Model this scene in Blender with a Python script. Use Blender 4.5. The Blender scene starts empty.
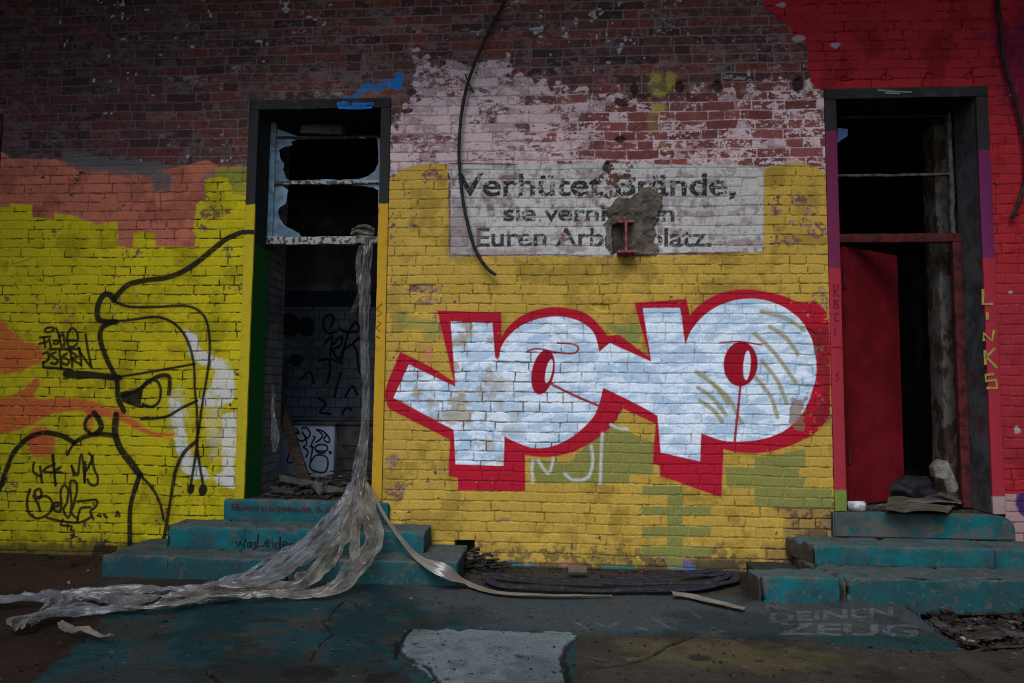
import bpy, bmesh, math, random
import numpy as np
from mathutils import Vector, Matrix

EXPO = 1.56
rng = np.random.default_rng(7)
random.seed(7)
SC = bpy.context.scene
COL = SC.collection

# ------------------------------------------------------------------ camera
psi, th, ro = np.radians([3.899, 4.336, 0.547])
F, D, H = 700.0, 5.508, 1.32
cp, sp = np.cos(psi), np.sin(psi)
cf = np.array([-sp*np.cos(th), cp*np.cos(th), np.sin(th)])
cr = np.array([cp, sp, 0.0]); cu = np.cross(cr, cf)
_c, _s = np.cos(ro), np.sin(ro)
cr, cu = _c*cr + _s*cu, -_s*cr + _c*cu
CAM = np.array([0.0, -D, H])

def ray(x, y):
    x = np.asarray(x, float); y = np.asarray(y, float)
    return cf*F + cr*(x[..., None]-512) - cu*(y[..., None]-341.5)
def P(x, y, Y=0.0):                      # photo point -> point on the upright plane y = Y
    d = ray(x, y); return CAM + d*((Y+D)/d[..., 1])[..., None]
def G(x, y, z=0.0):                      # photo point -> point on the level plane
    d = ray(x, y); return CAM + d*((z-H)/d[..., 2])[..., None]
def V(a): return Vector([float(q) for q in a])

cam_d = bpy.data.cameras.new('camera'); cam = bpy.data.objects.new('camera', cam_d); COL.objects.link(cam)
cam_d.sensor_width = 36.0; cam_d.lens = 36.0*F/1024; cam_d.clip_end = 500; cam_d.clip_start = 0.05
M = Matrix(((cr[0], cu[0], -cf[0], CAM[0]), (cr[1], cu[1], -cf[1], CAM[1]), (cr[2], cu[2], -cf[2], CAM[2]), (0, 0, 0, 1)))
cam.matrix_world = M
SC.camera = cam

# ------------------------------------------------------------------ materials
def s2l(c):
    c = np.asarray(c, float)/255.0
    return np.where(c <= 0.04045, c/12.92, ((c+0.055)/1.055)**2.4)

def mat(name, base, rough=0.8, c2=None, scale=6.0, lo=0.42, hi=0.6, bump=0.0, bscale=60.0, spec=0.1, c3=None, s3=2.0, l3=0.5, h3=0.6, metal=0.0, stretch=(1, 1, 1)):
    m = bpy.data.materials.new(name); m.use_nodes = True
    nt = m.node_tree; N = nt.nodes; L = nt.links
    b = N['Principled BSDF']; b.inputs['Roughness'].default_value = rough
    b.inputs['Specular IOR Level'].default_value = spec; b.inputs['Metallic'].default_value = metal
    tc = N.new('ShaderNodeNewGeometry'); mp = N.new('ShaderNodeMapping'); mp.inputs['Scale'].default_value = stretch
    L.new(tc.outputs['Position'], mp.inputs['Vector'])
    def mixn(a, colb, sc, lo, hi, det=6):
        n = N.new('ShaderNodeTexNoise'); n.inputs['Scale'].default_value = sc; n.inputs['Detail'].default_value = det
        n.inputs['Roughness'].default_value = 0.65
        L.new(mp.outputs[0], n.inputs['Vector'])
        mr = N.new('ShaderNodeMapRange'); mr.inputs[1].default_value = lo; mr.inputs[2].default_value = hi
        L.new(n.outputs['Fac'], mr.inputs[0])
        mx = N.new('ShaderNodeMix'); mx.data_type = 'RGBA'
        L.new(mr.outputs[0], mx.inputs[0])
        if isinstance(a, bpy.types.NodeSocket): L.new(a, mx.inputs[6])
        else: mx.inputs[6].default_value = (*a, 1)
        mx.inputs[7].default_value = (*colb, 1)
        return mx.outputs[2]
    cur = tuple(base)
    if c2 is None: c2 = tuple(0.7*v for v in base)
    cur = mixn(cur, c2, scale, lo, hi)
    if c3 is not None: cur = mixn(cur, c3, s3, l3, h3)
    L.new(cur, b.inputs['Base Color'])
    if bump > 0:
        n = N.new('ShaderNodeTexNoise'); n.inputs['Scale'].default_value = bscale; n.inputs['Detail'].default_value = 5
        L.new(mp.outputs[0], n.inputs['Vector'])
        bp = N.new('ShaderNodeBump'); bp.inputs['Strength'].default_value = 1.0; bp.inputs['Distance'].default_value = bump
        L.new(n.outputs['Fac'], bp.inputs['Height']); L.new(bp.outputs[0], b.inputs['Normal'])
    m['out'] = 1
    return m

def canvas_mat(name, rough=0.8, gs=90.0, bump=0.0012, lo=0.72, hi=1.18):
    m = bpy.data.materials.new(name); m.use_nodes = True
    nt = m.node_tree; N = nt.nodes; L = nt.links; b = N['Principled BSDF']
    b.inputs['Roughness'].default_value = rough; b.inputs['Specular IOR Level'].default_value = 0.06
    a = N.new('ShaderNodeAttribute'); a.attribute_name = 'paint'
    g = N.new('ShaderNodeNewGeometry')
    n = N.new('ShaderNodeTexNoise'); n.inputs['Scale'].default_value = gs; n.inputs['Detail'].default_value = 5; n.inputs['Roughness'].default_value = 0.7
    L.new(g.outputs['Position'], n.inputs['Vector'])
    mr = N.new('ShaderNodeMapRange'); mr.inputs[1].default_value = 0.3; mr.inputs[2].default_value = 0.7; mr.inputs[3].default_value = lo; mr.inputs[4].default_value = hi
    L.new(n.outputs['Fac'], mr.inputs[0])
    v = N.new('ShaderNodeVectorMath'); v.operation = 'SCALE'
    L.new(a.outputs['Color'], v.inputs[0]); L.new(mr.outputs[0], v.inputs['Scale'])
    L.new(v.outputs[0], b.inputs['Base Color'])
    bp = N.new('ShaderNodeBump'); bp.inputs['Distance'].default_value = bump; bp.inputs['Strength'].default_value = 0.8
    L.new(n.outputs['Fac'], bp.inputs['Height']); L.new(bp.outputs[0], b.inputs['Normal'])
    return m

# ------------------------------------------------------------------ object helpers
def tag(o, label=None, cat=None, group=None, kind=None):
    if label: o['label'] = label
    if cat: o['category'] = cat
    if group: o['group'] = group
    if kind: o['kind'] = kind
    return o
def empty(name, loc=(0, 0, 0), **k):
    o = bpy.data.objects.new(name, None); COL.objects.link(o); o.location = loc; o.empty_display_size = 0.1
    return tag(o, **k)
def link(name, me, m, parent=None, **k):
    o = bpy.data.objects.new(name, me); COL.objects.link(o)
    if m is not None: me.materials.append(m)
    if parent is not None:
        o.parent = parent; pw = Vector((0, 0, 0)); q = parent
        while q is not None: pw += q.location; q = q.parent
        o.location = -pw
    return tag(o, **k)
def bm_obj(name, bm, m, parent=None, smooth=False, **k):
    me = bpy.data.meshes.new(name); bm.normal_update(); bm.to_mesh(me); bm.free()
    if smooth:
        me.polygons.foreach_set('use_smooth', [True]*len(me.polygons))
    return link(name, me, m, parent, **k)
def add_box(bm, x0, x1, y0, y1, z0, z1):
    vs = [bm.verts.new((x, y, z)) for x in (x0, x1) for y in (y0, y1) for z in (z0, z1)]
    for f in ((0, 1, 3, 2), (4, 6, 7, 5), (0, 4, 5, 1), (2, 3, 7, 6), (0, 2, 6, 4), (1, 5, 7, 3)):
        bm.faces.new([vs[i] for i in f])
    return vs
def box(name, x0, x1, y0, y1, z0, z1, m, parent=None, bevel=0.0, rough=0.0, cuts=0, seed=0, **k):
    bm = bmesh.new(); add_box(bm, x0, x1, y0, y1, z0, z1)
    if cuts:
        for ax in range(3):
            size = (x1-x0, y1-y0, z1-z0)[ax]; lo = (x0, y0, z0)[ax]
            n = max(1, int(size/cuts)); no = [0, 0, 0]; no[ax] = 1
            for i in range(1, n):
                co = [0, 0, 0]; co[ax] = lo+size*i/n
                bmesh.ops.bisect_plane(bm, geom=bm.verts[:]+bm.edges[:]+bm.faces[:], plane_co=co, plane_no=no)
    if bevel:
        bm.normal_update()
        ed = [e for e in bm.edges if len(e.link_faces) == 2 and e.calc_face_angle(0) > 0.8]
        bmesh.ops.bevel(bm, geom=ed, offset=bevel, segments=2, affect='EDGES', profile=0.6)
    if rough:
        from mathutils import noise
        for v in bm.verts:
            q = v.co*7+Vector((seed*3.1, 0, 0)); q2 = v.co*28+Vector((seed, 1, 2))
            v.co += Vector(noise.noise_vector(q))*rough+Vector(noise.noise_vector(q2))*rough*0.5
    return bm_obj(name, bm, m, parent, smooth=bool(bevel), **k)
def catmull(pts, n=8, closed=False):
    p = np.array(pts, float); out = []
    m = len(p); rg = range(m if closed else m-1)
    for i in rg:
        if closed: a, b, c, d = p[(i-1) % m], p[i], p[(i+1) % m], p[(i+2) % m]
        else: a, b, c, d = p[max(i-1, 0)], p[i], p[i+1], p[min(i+2, m-1)]
        for t in np.linspace(0, 1, n, endpoint=False):
            out.append(0.5*((2*b)+(-a+c)*t+(2*a-5*b+4*c-d)*t*t+(-a+3*b-3*c+d)*t**3))
    if not closed: out.append(p[-1])
    return np.array(out)
def soften(pts, lim=38, n=6):
    p = np.array(pts, float); m = len(p); cor = []
    for i in range(m):
        a = p[i]-p[i-1]; b = p[(i+1) % m]-p[i]; an = np.degrees(np.arccos(np.clip(a@b/(np.linalg.norm(a)*np.linalg.norm(b)+1e-9), -1, 1)))
        if an > lim: cor.append(i)
    if not cor: return catmull(p, n, True)
    out = []
    for k, c in enumerate(cor):
        e = cor[(k+1) % len(cor)]; idx = [c]
        while idx[-1] != e or len(idx) == 1: idx.append((idx[-1]+1) % m)
        run = p[idx]; out.append(catmull(run, n)[:-1] if len(run) > 2 else run[:-1])
    return np.vstack(out)
def tube(bm, pts, rad, seg=8, jit=0.0):
    pts = [Vector(p) for p in pts]; rings = []
    for i, p in enumerate(pts):
        t = (pts[min(i+1, len(pts)-1)]-pts[max(i-1, 0)]).normalized()
        a = t.cross(Vector((0, 1, 0.1))).normalized(); b = t.cross(a)
        r = rad[i] if hasattr(rad, '__len__') else rad
        rings.append([bm.verts.new(p+(a*math.cos(q)+b*math.sin(q))*r*(1+random.uniform(-jit, jit))) for q in [2*math.pi*k/seg for k in range(seg)]])
    for i in range(len(rings)-1):
        for k in range(seg):
            bm.faces.new((rings[i][k], rings[i][(k+1) % seg], rings[i+1][(k+1) % seg], rings[i+1][k]))
    bm.faces.new(rings[0][::-1]); bm.faces.new(rings[-1])
def ribbon_flat(bm, pts3, w, normal):
    """flat painted stroke lying on a plane"""
    pts = [Vector(p) for p in pts3]; n = Vector(normal); prev = None
    for i, p in enumerate(pts):
        t = pts[min(i+1, len(pts)-1)]-pts[max(i-1, 0)]
        if t.length < 1e-6: t = Vector((1, 0, 0))
        a = t.normalized().cross(n).normalized()*w*0.5
        cur = (bm.verts.new(p+a), bm.verts.new(p-a))
        if prev: bm.faces.new((prev[0], prev[1], cur[1], cur[0]))
        prev = cur
def chunk(bm, c, s, seed, flat=1.0):
    r = random.Random(seed); geo = bmesh.ops.create_icosphere(bm, subdivisions=1, radius=1.0)
    R = Matrix.Rotation(r.uniform(0, 6.28), 3, 'Z') @ Matrix.Rotation(r.uniform(-0.5, 0.5), 3, 'X')
    sc = (s*r.uniform(.6, 1.3), s*r.uniform(.5, 1.), s*r.uniform(.4, .8)*flat)
    for v in geo['verts']:
        q = v.co*(1+r.uniform(-.28, .28)); q = Vector((q.x*sc[0], q.y*sc[1], q.z*sc[2])); v.co = R @ q + Vector(c)

# ------------------------------------------------------------------ noise on arrays
def vnoise(a, b, s, seed):
    r = np.random.default_rng(seed); T = r.random((256, 256)).astype(np.float32)
    x = a/s+37.3; y = b/s+91.7
    xi = np.floor(x).astype(np.int64); yi = np.floor(y).astype(np.int64)
    fx = (x-xi).astype(np.float32); fy = (y-yi).astype(np.float32)
    fx = fx*fx*(3-2*fx); fy = fy*fy*(3-2*fy)
    x0 = xi & 255; x1 = (xi+1) & 255; y0 = yi & 255; y1 = (yi+1) & 255
    return (T[y0, x0]*(1-fx)+T[y0, x1]*fx)*(1-fy)+(T[y1, x0]*(1-fx)+T[y1, x1]*fx)*fy
def fbm(a, b, s, seed, o=4, g=0.55):
    t = 0; amp = 1; tot = 0
    for i in range(o):
        t = t+amp*vnoise(a, b, s/(2**i), seed+i*17); tot += amp; amp *= g
    return t/tot
def un(x):
    return (.5*(1+np.tanh((x-x.mean())/(x.std()+1e-9)*.8))).astype(np.float32)
def sstep(x, lo, hi): 
    t = np.clip((x-lo)/(hi-lo), 0, 1); return t*t*(3-2*t)

# ------------------------------------------------------------------ paint canvas = fine grid of the real surface
class Canvas:
    def __init__(s, a, b, conv):
        s.a, s.b, s.conv = a, b, conv
        s.A, s.B = np.meshgrid(a, b)
        s.A = s.A.astype(np.float32); s.B = s.B.astype(np.float32)
        s.col = np.zeros(s.A.shape+(3,), np.float32); s.h = np.zeros(s.A.shape, np.float32)
        s.reg = np.zeros(s.A.shape, np.int16)
        s.n1 = fbm(s.A, s.B, 0.06, 11, 4); s.n2 = fbm(s.A, s.B, 0.35, 23, 4); s.n3 = vnoise(s.A, s.B, 0.012, 31)
    def win(s, pts, pad):
        lo = pts.min(0)-pad; hi = pts.max(0)+pad
        i0, i1 = np.searchsorted(s.a, [lo[0], hi[0]]); j0, j1 = np.searchsorted(s.b, [lo[1], hi[1]])
        return slice(j0, j1), slice(i0, i1)
    def pl(s, px):
        return s.conv(np.array(px, float))
    def dline(s, pts, w):
        A, B = s.A[w], s.B[w]; d = np.full(A.shape, 1e9, np.float32)
        for p, q in zip(pts[:-1], pts[1:]):
            vx, vy = q-p; L = max(vx*vx+vy*vy, 1e-12)
            t = np.clip(((A-p[0])*vx+(B-p[1])*vy)/L, 0, 1)
            np.minimum(d, (A-p[0]-t*vx)**2+(B-p[1]-t*vy)**2, out=d)
        return np.sqrt(d)
    def poly(s, px, rough=0.0, soft=0.0028, closed_smooth=False, nz=None):
        pts = np.array(px, float)
        if closed_smooth: pts = catmull(pts, 8, True)
        pts = s.pl(pts); w = s.win(pts, 0.06+rough)
        A, B = s.A[w], s.B[w]; ins = np.zeros(A.shape, bool)
        n = len(pts)
        for i in range(n):
            p, q = pts[i], pts[(i+1) % n]
            if p[1] == q[1]: continue
            c = ((p[1] > B) != (q[1] > B)) & (A < (q[0]-p[0])*(B-p[1])/(q[1]-p[1])+p[0])
            ins ^= c
        d = s.dline(np.vstack([pts, pts[:1]]), w); d = np.where(ins, d, -d)
        if rough: d = d+(s.n1[w]-0.5)*2*rough
        return w, sstep(d, -soft, soft)
    def line(s, px, wpx, soft=0.0028, smooth=True, rough=0.0):
        pts = np.array(px, float)
        if smooth and len(pts) > 2: pts = catmull(pts, 6)
        pts = s.pl(pts); hw = wpx/127.0/2; w = s.win(pts, hw+0.03)
        d = hw*(.82+.36*s.n2[w]*1.0)-s.dline(pts, w)
        if rough: d = d+(s.n1[w]-0.5)*2*rough
        return w, sstep(d, -soft, soft)
    def ell(s, c, rx, ry, ang=0, **k):
        t = np.linspace(0, 2*np.pi, 28, endpoint=False); a = np.radians(ang)
        x = rx*np.cos(t); y = ry*np.sin(t)
        return s.poly(np.stack([c[0]+x*np.cos(a)-y*np.sin(a), c[1]+x*np.sin(a)+y*np.cos(a)], 1), **k)
    def put(s, wc, col, op=1.0, reg=None, peel=None):
        w, c = wc; c = c*op
        if peel is not None: c = c*peel[w]
        s.col[w] = s.col[w]*(1-c[..., None])+np.asarray(col, np.float32)*c[..., None]
        if reg is not None: s.reg[w] = np.where(c > 0.45, reg, s.reg[w])
    def text(s, body, pa, pb, hpx, col, op=1.0, bold=0.0, peel=None, reg=None, up=None, grow=0.0):
        """letters filled along pa->pb (photo points), cap height hpx"""
        cu_ = bpy.data.curves.new('t', 'FONT'); cu_.body = body; cu_.offset = bold; cu_.size = 1.0
        o = bpy.data.objects.new('t', cu_); COL.objects.link(o); dg = bpy.context.evaluated_depsgraph_get()
        me = bpy.data.meshes.new_from_object(o.evaluated_get(dg))
        co = np.zeros(len(me.vertices)*3); me.vertices.foreach_get('co', co); co = co.reshape(-1, 3)[:, :2]
        me.calc_loop_triangles(); tr = np.array([t.vertices[:] for t in me.loop_triangles])
        bpy.data.objects.remove(o); bpy.data.curves.remove(cu_); bpy.data.meshes.remove(me)
        x0, x1 = co[:, 0].min(), co[:, 0].max()
        pa, pb = np.array(pa, float), np.array(pb, float)
        ex = (pb-pa)/(x1-x0); ey = np.array([0, -hpx/0.72]) if up is None else np.array(up, float)/0.72
        px = pa+(co[:, :1]-x0)*ex+co[:, 1:2]*ey
        q = s.pl(px); w = s.win(q, 0.02); A, B = s.A[w], s.B[w]; c = np.zeros(A.shape, np.float32)
        aw, bw = s.a[w[1]], s.b[w[0]]
        for t in tr:
            T = q[t]; lo = T.min(0)-0.003-grow; hi = T.max(0)+0.003+grow
            i0, i1 = np.searchsorted(aw, [lo[0], hi[0]]); j0, j1 = np.searchsorted(bw, [lo[1], hi[1]])
            if i1 <= i0 or j1 <= j0: continue
            sub = (slice(j0, j1), slice(i0, i1)); X, Y = A[sub], B[sub]; ar = (T[1, 0]-T[0, 0])*(T[2, 1]-T[0, 1])-(T[1, 1]-T[0, 1])*(T[2, 0]-T[0, 0])
            if abs(ar) < 1e-10: continue
            sg = np.sign(ar); m = np.full(X.shape, 1e9)
            for k in range(3):
                u, v = T[k], T[(k+1) % 3]; L = np.hypot(*(v-u))+1e-9
                m = np.minimum(m, sg*((v[0]-u[0])*(Y-u[1])-(v[1]-u[1])*(X-u[0]))/L)
            c[sub] = np.maximum(c[sub], np.clip((m+grow)/0.004+0.55, 0, 1))
        s.put((w, c), col, op, reg, peel)

def grid_mesh(name, X, Y, Z, col, cellmask, m, parent, smooth=False, **k):
    """faces of a grid where cellmask is set"""
    nj, ni = X.shape; jj, ii = np.nonzero(cellmask)
    if len(jj) == 0: return None
    v00 = jj*ni+ii; quads = np.stack([v00, v00+1, v00+ni+1, v00+ni], 1).ravel()
    uq, inv = np.unique(quads, return_inverse=True)
    co = np.stack([X.ravel()[uq], Y.ravel()[uq], Z.ravel()[uq]], 1).astype(np.float32)
    me = bpy.data.meshes.new(name); nf = len(jj)
    me.vertices.add(len(uq)); me.vertices.foreach_set('co', co.ravel())
    me.loops.add(nf*4); me.loops.foreach_set('vertex_index', inv.astype(np.int32).ravel())
    me.polygons.add(nf); me.polygons.foreach_set('loop_start', np.arange(0, nf*4, 4, dtype=np.int32))
    if smooth: me.polygons.foreach_set('use_smooth', np.ones(nf, bool))
    at = me.color_attributes.new('paint', 'FLOAT_COLOR', 'POINT')
    c = col.reshape(-1, 3)[uq]; c = np.concatenate([c, np.ones((len(c), 1), np.float32)], 1).astype(np.float32)
    at.data.foreach_set('color', c.ravel()); me.update(calc_edges=True); 
    return link(name, me, m, parent, **k)

# ================================================================== THE BRICK WALL
RES = 0.0052
WX0, WX1, WZ0, WZ1 = -4.95, 3.78, -0.06, 4.86
def axis(lo, f0, f1, hi, fine, coarse):
    a = np.arange(f0, f1, fine)
    l = np.linspace(lo, f0, max(2, int((f0-lo)/coarse)), endpoint=False); r = np.linspace(f1, hi, max(2, int((hi-f1)/coarse)))
    return np.unique(np.concatenate([l, a, r]))
wa = axis(-6.3, WX0, WX1, 4.7, RES, 0.03); wb = axis(WZ0-0.1, WZ0, WZ1, 5.1, RES, 0.03)
W = Canvas(wa, wb, lambda p: P(p[:, 0], p[:, 1])[:, [0, 2]])
A, B = W.A, W.B

# bricks: courses of headers and stretchers
PITCH, Z0 = 0.0776, 3.202-0.0776*45
wob = (vnoise(A, B, 0.30, 5)-0.5)*0.012+(vnoise(A, B, 0.045, 6)-0.5)*0.006
rowf = (B+wob-Z0)/PITCH; row = np.floor(rowf).astype(int); fr = (rowf-row)*PITCH
row = row+4; nrow = row.max()+2
LX = np.arange(-6.6, 5.0, 0.002)
lid = np.zeros((nrow, len(LX)), np.int32); ldl = np.zeros((nrow, len(LX)), np.float32)
rr = np.random.default_rng(3); cnt = 1
for r_ in range(nrow):
    x = -6.9+(0.13 if r_ % 2 else 0.0)+rr.uniform(-.02, .02)+(0.065 if (r_//2) % 2 else 0)
    joints = [x]; k_ = int(rr.integers(0, 3))
    while x < 5.3:
        k_ += 1; L_ = 0.13 if k_ % 3 == 0 else 0.255
        if rr.random() < .12: L_ = .385-L_
        if r_ % 11 == 4: L_ = 0.13 if rr.random() < .8 else .26
        x += L_+rr.uniform(-.006, .006); joints.append(x)
    joints = np.array(joints); k = np.searchsorted(joints, LX)-1
    lid[r_] = cnt+k; cnt += len(joints)
    ldl[r_] = np.minimum(LX-joints[k], joints[k+1]-LX)
lx = np.clip(((A+(vnoise(A, B, 0.07, 8)-0.5)*0.006+6.6)/0.002).astype(int), 0, len(LX)-1)
bid = lid[row, lx]; dx = ldl[row, lx]
dz = np.minimum(fr, PITCH-fr)
dist = np.minimum(dx, dz)+(W.n3-0.5)*0.003
joint = 1-sstep(dist, 0.0026, 0.0062)                     # 1 in the mortar
R1 = rr.random(cnt+2).astype(np.float32); R2 = rr.random(cnt+2).astype(np.float32); R3 = rr.random(cnt+2).astype(np.float32); R4 = rr.random(cnt+2).astype(np.float32)
b1, b2, b3, b4 = R1[bid], R2[bid], R3[bid], R4[bid]
def C3(c): return np.asarray(c, np.float32)
def lerp(a, b, t): return a*(1-t[..., None])+b*t[..., None]
# bare brick
red = C3((.170, .050, .042)); brn = C3((.105, .050, .042)); dk = C3((.050, .028, .030)); pale = C3((.21, .155, .16)); mort = C3((.20, .155, .155))
col = lerp(np.broadcast_to(red, A.shape+(3,)), brn, sstep(b1, .25, .55))
col = lerp(col, dk, sstep(b2, .72, .86)*.85)
veil = sstep(un(fbm(A*.55, B, .035, 51, 5, .75))*.62+b4*.38, .52, .80)
col = lerp(col, pale, veil*.62)
col = lerp(col, C3((.34, .30, .31)), sstep(un(fbm(A*.5, B, .03, 58, 4, .75))*.45+b3*.40+.15*un(W.n2), .86, .90)*.7)
col = lerp(col, C3((.035, .024, .025)), sstep(un(fbm(A, B, .03, 57, 3)), .84, .92)*.6)
col = col*(0.8+0.5*W.n1[..., None])
mcol = mort*(0.55+0.9*W.n2[..., None])
BARE = lerp(col, mcol, joint)
# light falloff painted into the brick colour, darker towards the top left
light_falloff = np.clip(.10*sstep(B, 3.2, 4.6)+.75*sstep(-A, 1.2, 4.2), 0, 1)*(.7+.6*W.n2)
BARE = lerp(BARE, BARE*C3((.30, .30, .33))+C3((.016, .010, .011)), np.clip(light_falloff, 0, 1))
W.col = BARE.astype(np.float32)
# specks of limewash
sp_ = sstep(un(vnoise(A, B, .07, 71)*.5+vnoise(A, B, .025, 72)*.35+vnoise(A, B, .6, 73)*.25), .972, .98)*(1-joint)
W.col = lerp(W.col, C3((.42, .42, .46)), sp_*.8)
LIME = C3((.60, .455, .47))

# --- peeling limewash zone around the slogan
pz, pc = W.poly([(392, 178), (392, 128), (400, 110), (415, 104), (415, 55), (436, 62), (470, 66), (508, 62), (512, 76), (560, 82), (600, 97), (640, 98), (690, 95), (716, 88), (742, 92), (775, 82), (800, 78), (826, 88), (830, 178)], rough=.13, soft=.012)
full = np.zeros(A.shape, np.float32); full[pz] = pc
xs = sstep(A, -.6, .5)                                       # more brick shows towards the right
vv = un(fbm(A*.5, B, .030, 81, 5, .78)); v2 = un(fbm(A, B, .25, 82, 3)); v3 = un(fbm(A, B, .014, 84, 2))
score = .36*vv+.40*b1+.20*v2+.14*(v3-.5)-.36*joint*(.25+.75*xs)
thr = .61-.21*xs
lime = full*(1-sstep(score, thr-.015, thr+.015))
greyw = full*(1-sstep(score, thr+.10, thr+.16))
W.col = lerp(W.col, C3((.225, .165, .17))*(.7+.6*W.n1[..., None]), greyw*(1-.55*xs))
W.col = lerp(W.col, LIME*(.80+.3*W.n2[..., None])*lerp(np.ones(A.shape+(3,), np.float32), C3((.60, .52, .54)), sstep(un(fbm(A*.6, B, .04, 83, 5, .75))*.55+b2*.45+.35*joint*(1-xs), .55, .66)*.8), lime)
W.col = W.col*(1-.30*full*joint*(1-xs)*un(fbm(A, B, .05, 85, 2)))[..., None]
inl = full*(1-lime)*(1-joint)*np.clip(xs+(b4 > .8)*.5, 0, 1)
W.col = lerp(W.col, C3((.20, .055, .05))*(.6+.8*b4[..., None]), inl*.75)
W.h -= (full*(1-lime))*.0015
# white strip left of the slogan (more brick) and shelf of mauve brick
LIMEM = full.copy()

# painted field helper: covers joints, lets peel spots open
def field(px, colr, rough=.012, soft=.006, peel_th=.97, jd=.5, reg=None, brickvar=.10, seed=100, smear=.0, steps=None, op=1.0, peelcol=None):
    w, c = W.poly(px, rough=rough, soft=soft)
    A_, B_ = A[w], B[w]
    n = fbm(A_, B_, .055, seed, 5, .65)*.6+fbm(A_, B_, .6, seed+5, 3)*.30+b1[w]*.10+.03*joint[w]
    hole = sstep(un(n), peel_th, peel_th+.008)
    c = c*(1-hole)*op
    base = np.broadcast_to(C3(colr), A_.shape+(3,))*(1-brickvar/2+brickvar*b2[w])[..., None]
    base = base*(.86+.28*W.n2[w])[..., None]*(1-.30*sstep(un(fbm(A_, B_, .25, seed+13, 5, .65)), .62, .95))[..., None]*(1-.45*(un(fbm(A_, B_, .018, seed+15, 2)) > .975))[..., None]
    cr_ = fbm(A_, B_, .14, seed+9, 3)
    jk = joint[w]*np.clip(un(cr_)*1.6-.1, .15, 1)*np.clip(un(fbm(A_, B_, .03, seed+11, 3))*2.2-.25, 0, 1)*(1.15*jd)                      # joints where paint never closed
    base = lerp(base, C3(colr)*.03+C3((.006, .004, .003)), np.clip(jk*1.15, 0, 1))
    W.col[w] = lerp(W.col[w], base, c)
    if reg is not None: W.reg[w] = np.where(c > .45, reg, W.reg[w])
    W.h[w] += c*.0006
    return w, c
YL = (.50, .41, .012)       # acid yellow on the left
YC = (.46, .30, .055)      # warm yellow in the middle
SAL = (.44, .135, .085)
RED = (.34, .022, .030)
# left wall
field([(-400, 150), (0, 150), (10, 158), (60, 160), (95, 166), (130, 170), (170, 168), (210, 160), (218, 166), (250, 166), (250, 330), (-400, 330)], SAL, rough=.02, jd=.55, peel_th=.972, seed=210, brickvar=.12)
w, c = W.poly([(60, 150), (118, 158), (160, 162), (170, 176), (172, 192), (156, 190), (150, 178), (130, 176), (100, 172), (66, 168)], rough=.05, soft=.02); W.put((w, c), (.10, .095, .10), .85)
w, c = W.poly([(203, 170), (222, 170), (222, 200), (213, 235), (196, 240), (203, 200)], rough=.04, soft=.015); W.put((w, c), (.17, .12, .13), .6)
YLP = [(-400, 206), (8, 207), (12, 203), (32, 205), (32, 217), (54, 219), (54, 213), (74, 216), (96, 224), (118, 221), (118, 246), (133, 248), (133, 232), (155, 232), (156, 246), (194, 247), (196, 236), (193, 232), (196, 205), (205, 196), (205, 180), (218, 176), (222, 168), (250, 168), (262, 200), (252, 400), (240, 580), (-400, 570)]
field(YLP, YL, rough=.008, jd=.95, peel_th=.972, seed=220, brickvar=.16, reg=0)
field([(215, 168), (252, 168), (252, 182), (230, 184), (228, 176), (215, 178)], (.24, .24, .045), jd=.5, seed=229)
w, c = W.poly([(232, 184), (252, 184), (252, 196), (232, 194)], rough=.01); W.put((w, c), (.19, .18, .05), .6)
# bare brick spots on left yellow
for cx_, cy_, rx_, ry_ in [(215, 212, 12, 6), (236, 288, 7, 4), (52, 231, 5, 3), (133, 253, 7, 4), (228, 252, 3, 5), (181, 261, 3, 3), (8, 486, 11, 6), (206, 228, 5, 2), (205, 198, 6, 3), (7, 298, 3, 3), (40, 280, 3, 3)]:
    w, c = W.ell((cx_, cy_), rx_*1.2, ry_*1.2, rough=.05, soft=.004); c = c*(un(fbm(A[w], B[w], .03, 613, 4, .75)+.12*joint[w]) > .45); W.put((w, c), (.13, .07, .06), .9)
# centre yellow
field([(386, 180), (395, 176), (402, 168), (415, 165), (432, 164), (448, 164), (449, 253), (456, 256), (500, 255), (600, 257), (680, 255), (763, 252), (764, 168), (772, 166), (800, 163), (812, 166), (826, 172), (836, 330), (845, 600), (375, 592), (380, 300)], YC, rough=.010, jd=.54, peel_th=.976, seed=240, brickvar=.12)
for cx_, cy_, rx_, ry_, o_ in [(432, 176, 8, 5, .8), (424, 289, 14, 4, .8), (430, 300, 10, 4, .6), (390, 462, 6, 8, .6), (398, 494, 9, 7, .75), (400, 485, 6, 4, .7), (776, 212, 4, 4, .85), (801, 202, 10, 4, .9), (815, 212, 8, 3, .9), (818, 230, 7, 8, .8), (793, 240, 8, 4, .8), (775, 173, 4, 3, .8), (806, 223, 14, 3, .7), (822, 410, 8, 9, .8), (822, 350, 8, 50, .35), (818, 300, 7, 5, .6), (505, 520, 6, 3, .4), (830, 525, 9, 8, .7), (812, 540, 12, 9, .55)]:
    w, c = W.ell((cx_, cy_), rx_*1.25, ry_*1.25, rough=.05, soft=.004); c = c*(un(fbm(A[w], B[w], .03, 611, 4, .75)+.12*joint[w]) > .42); W.put((w, c), (.17, .075, .07), min(1, o_*1.15)); W.put((w, c*(un(fbm(A[w], B[w], .025, 612, 3)) > .75)), (.30, .23, .22), .8)
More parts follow.
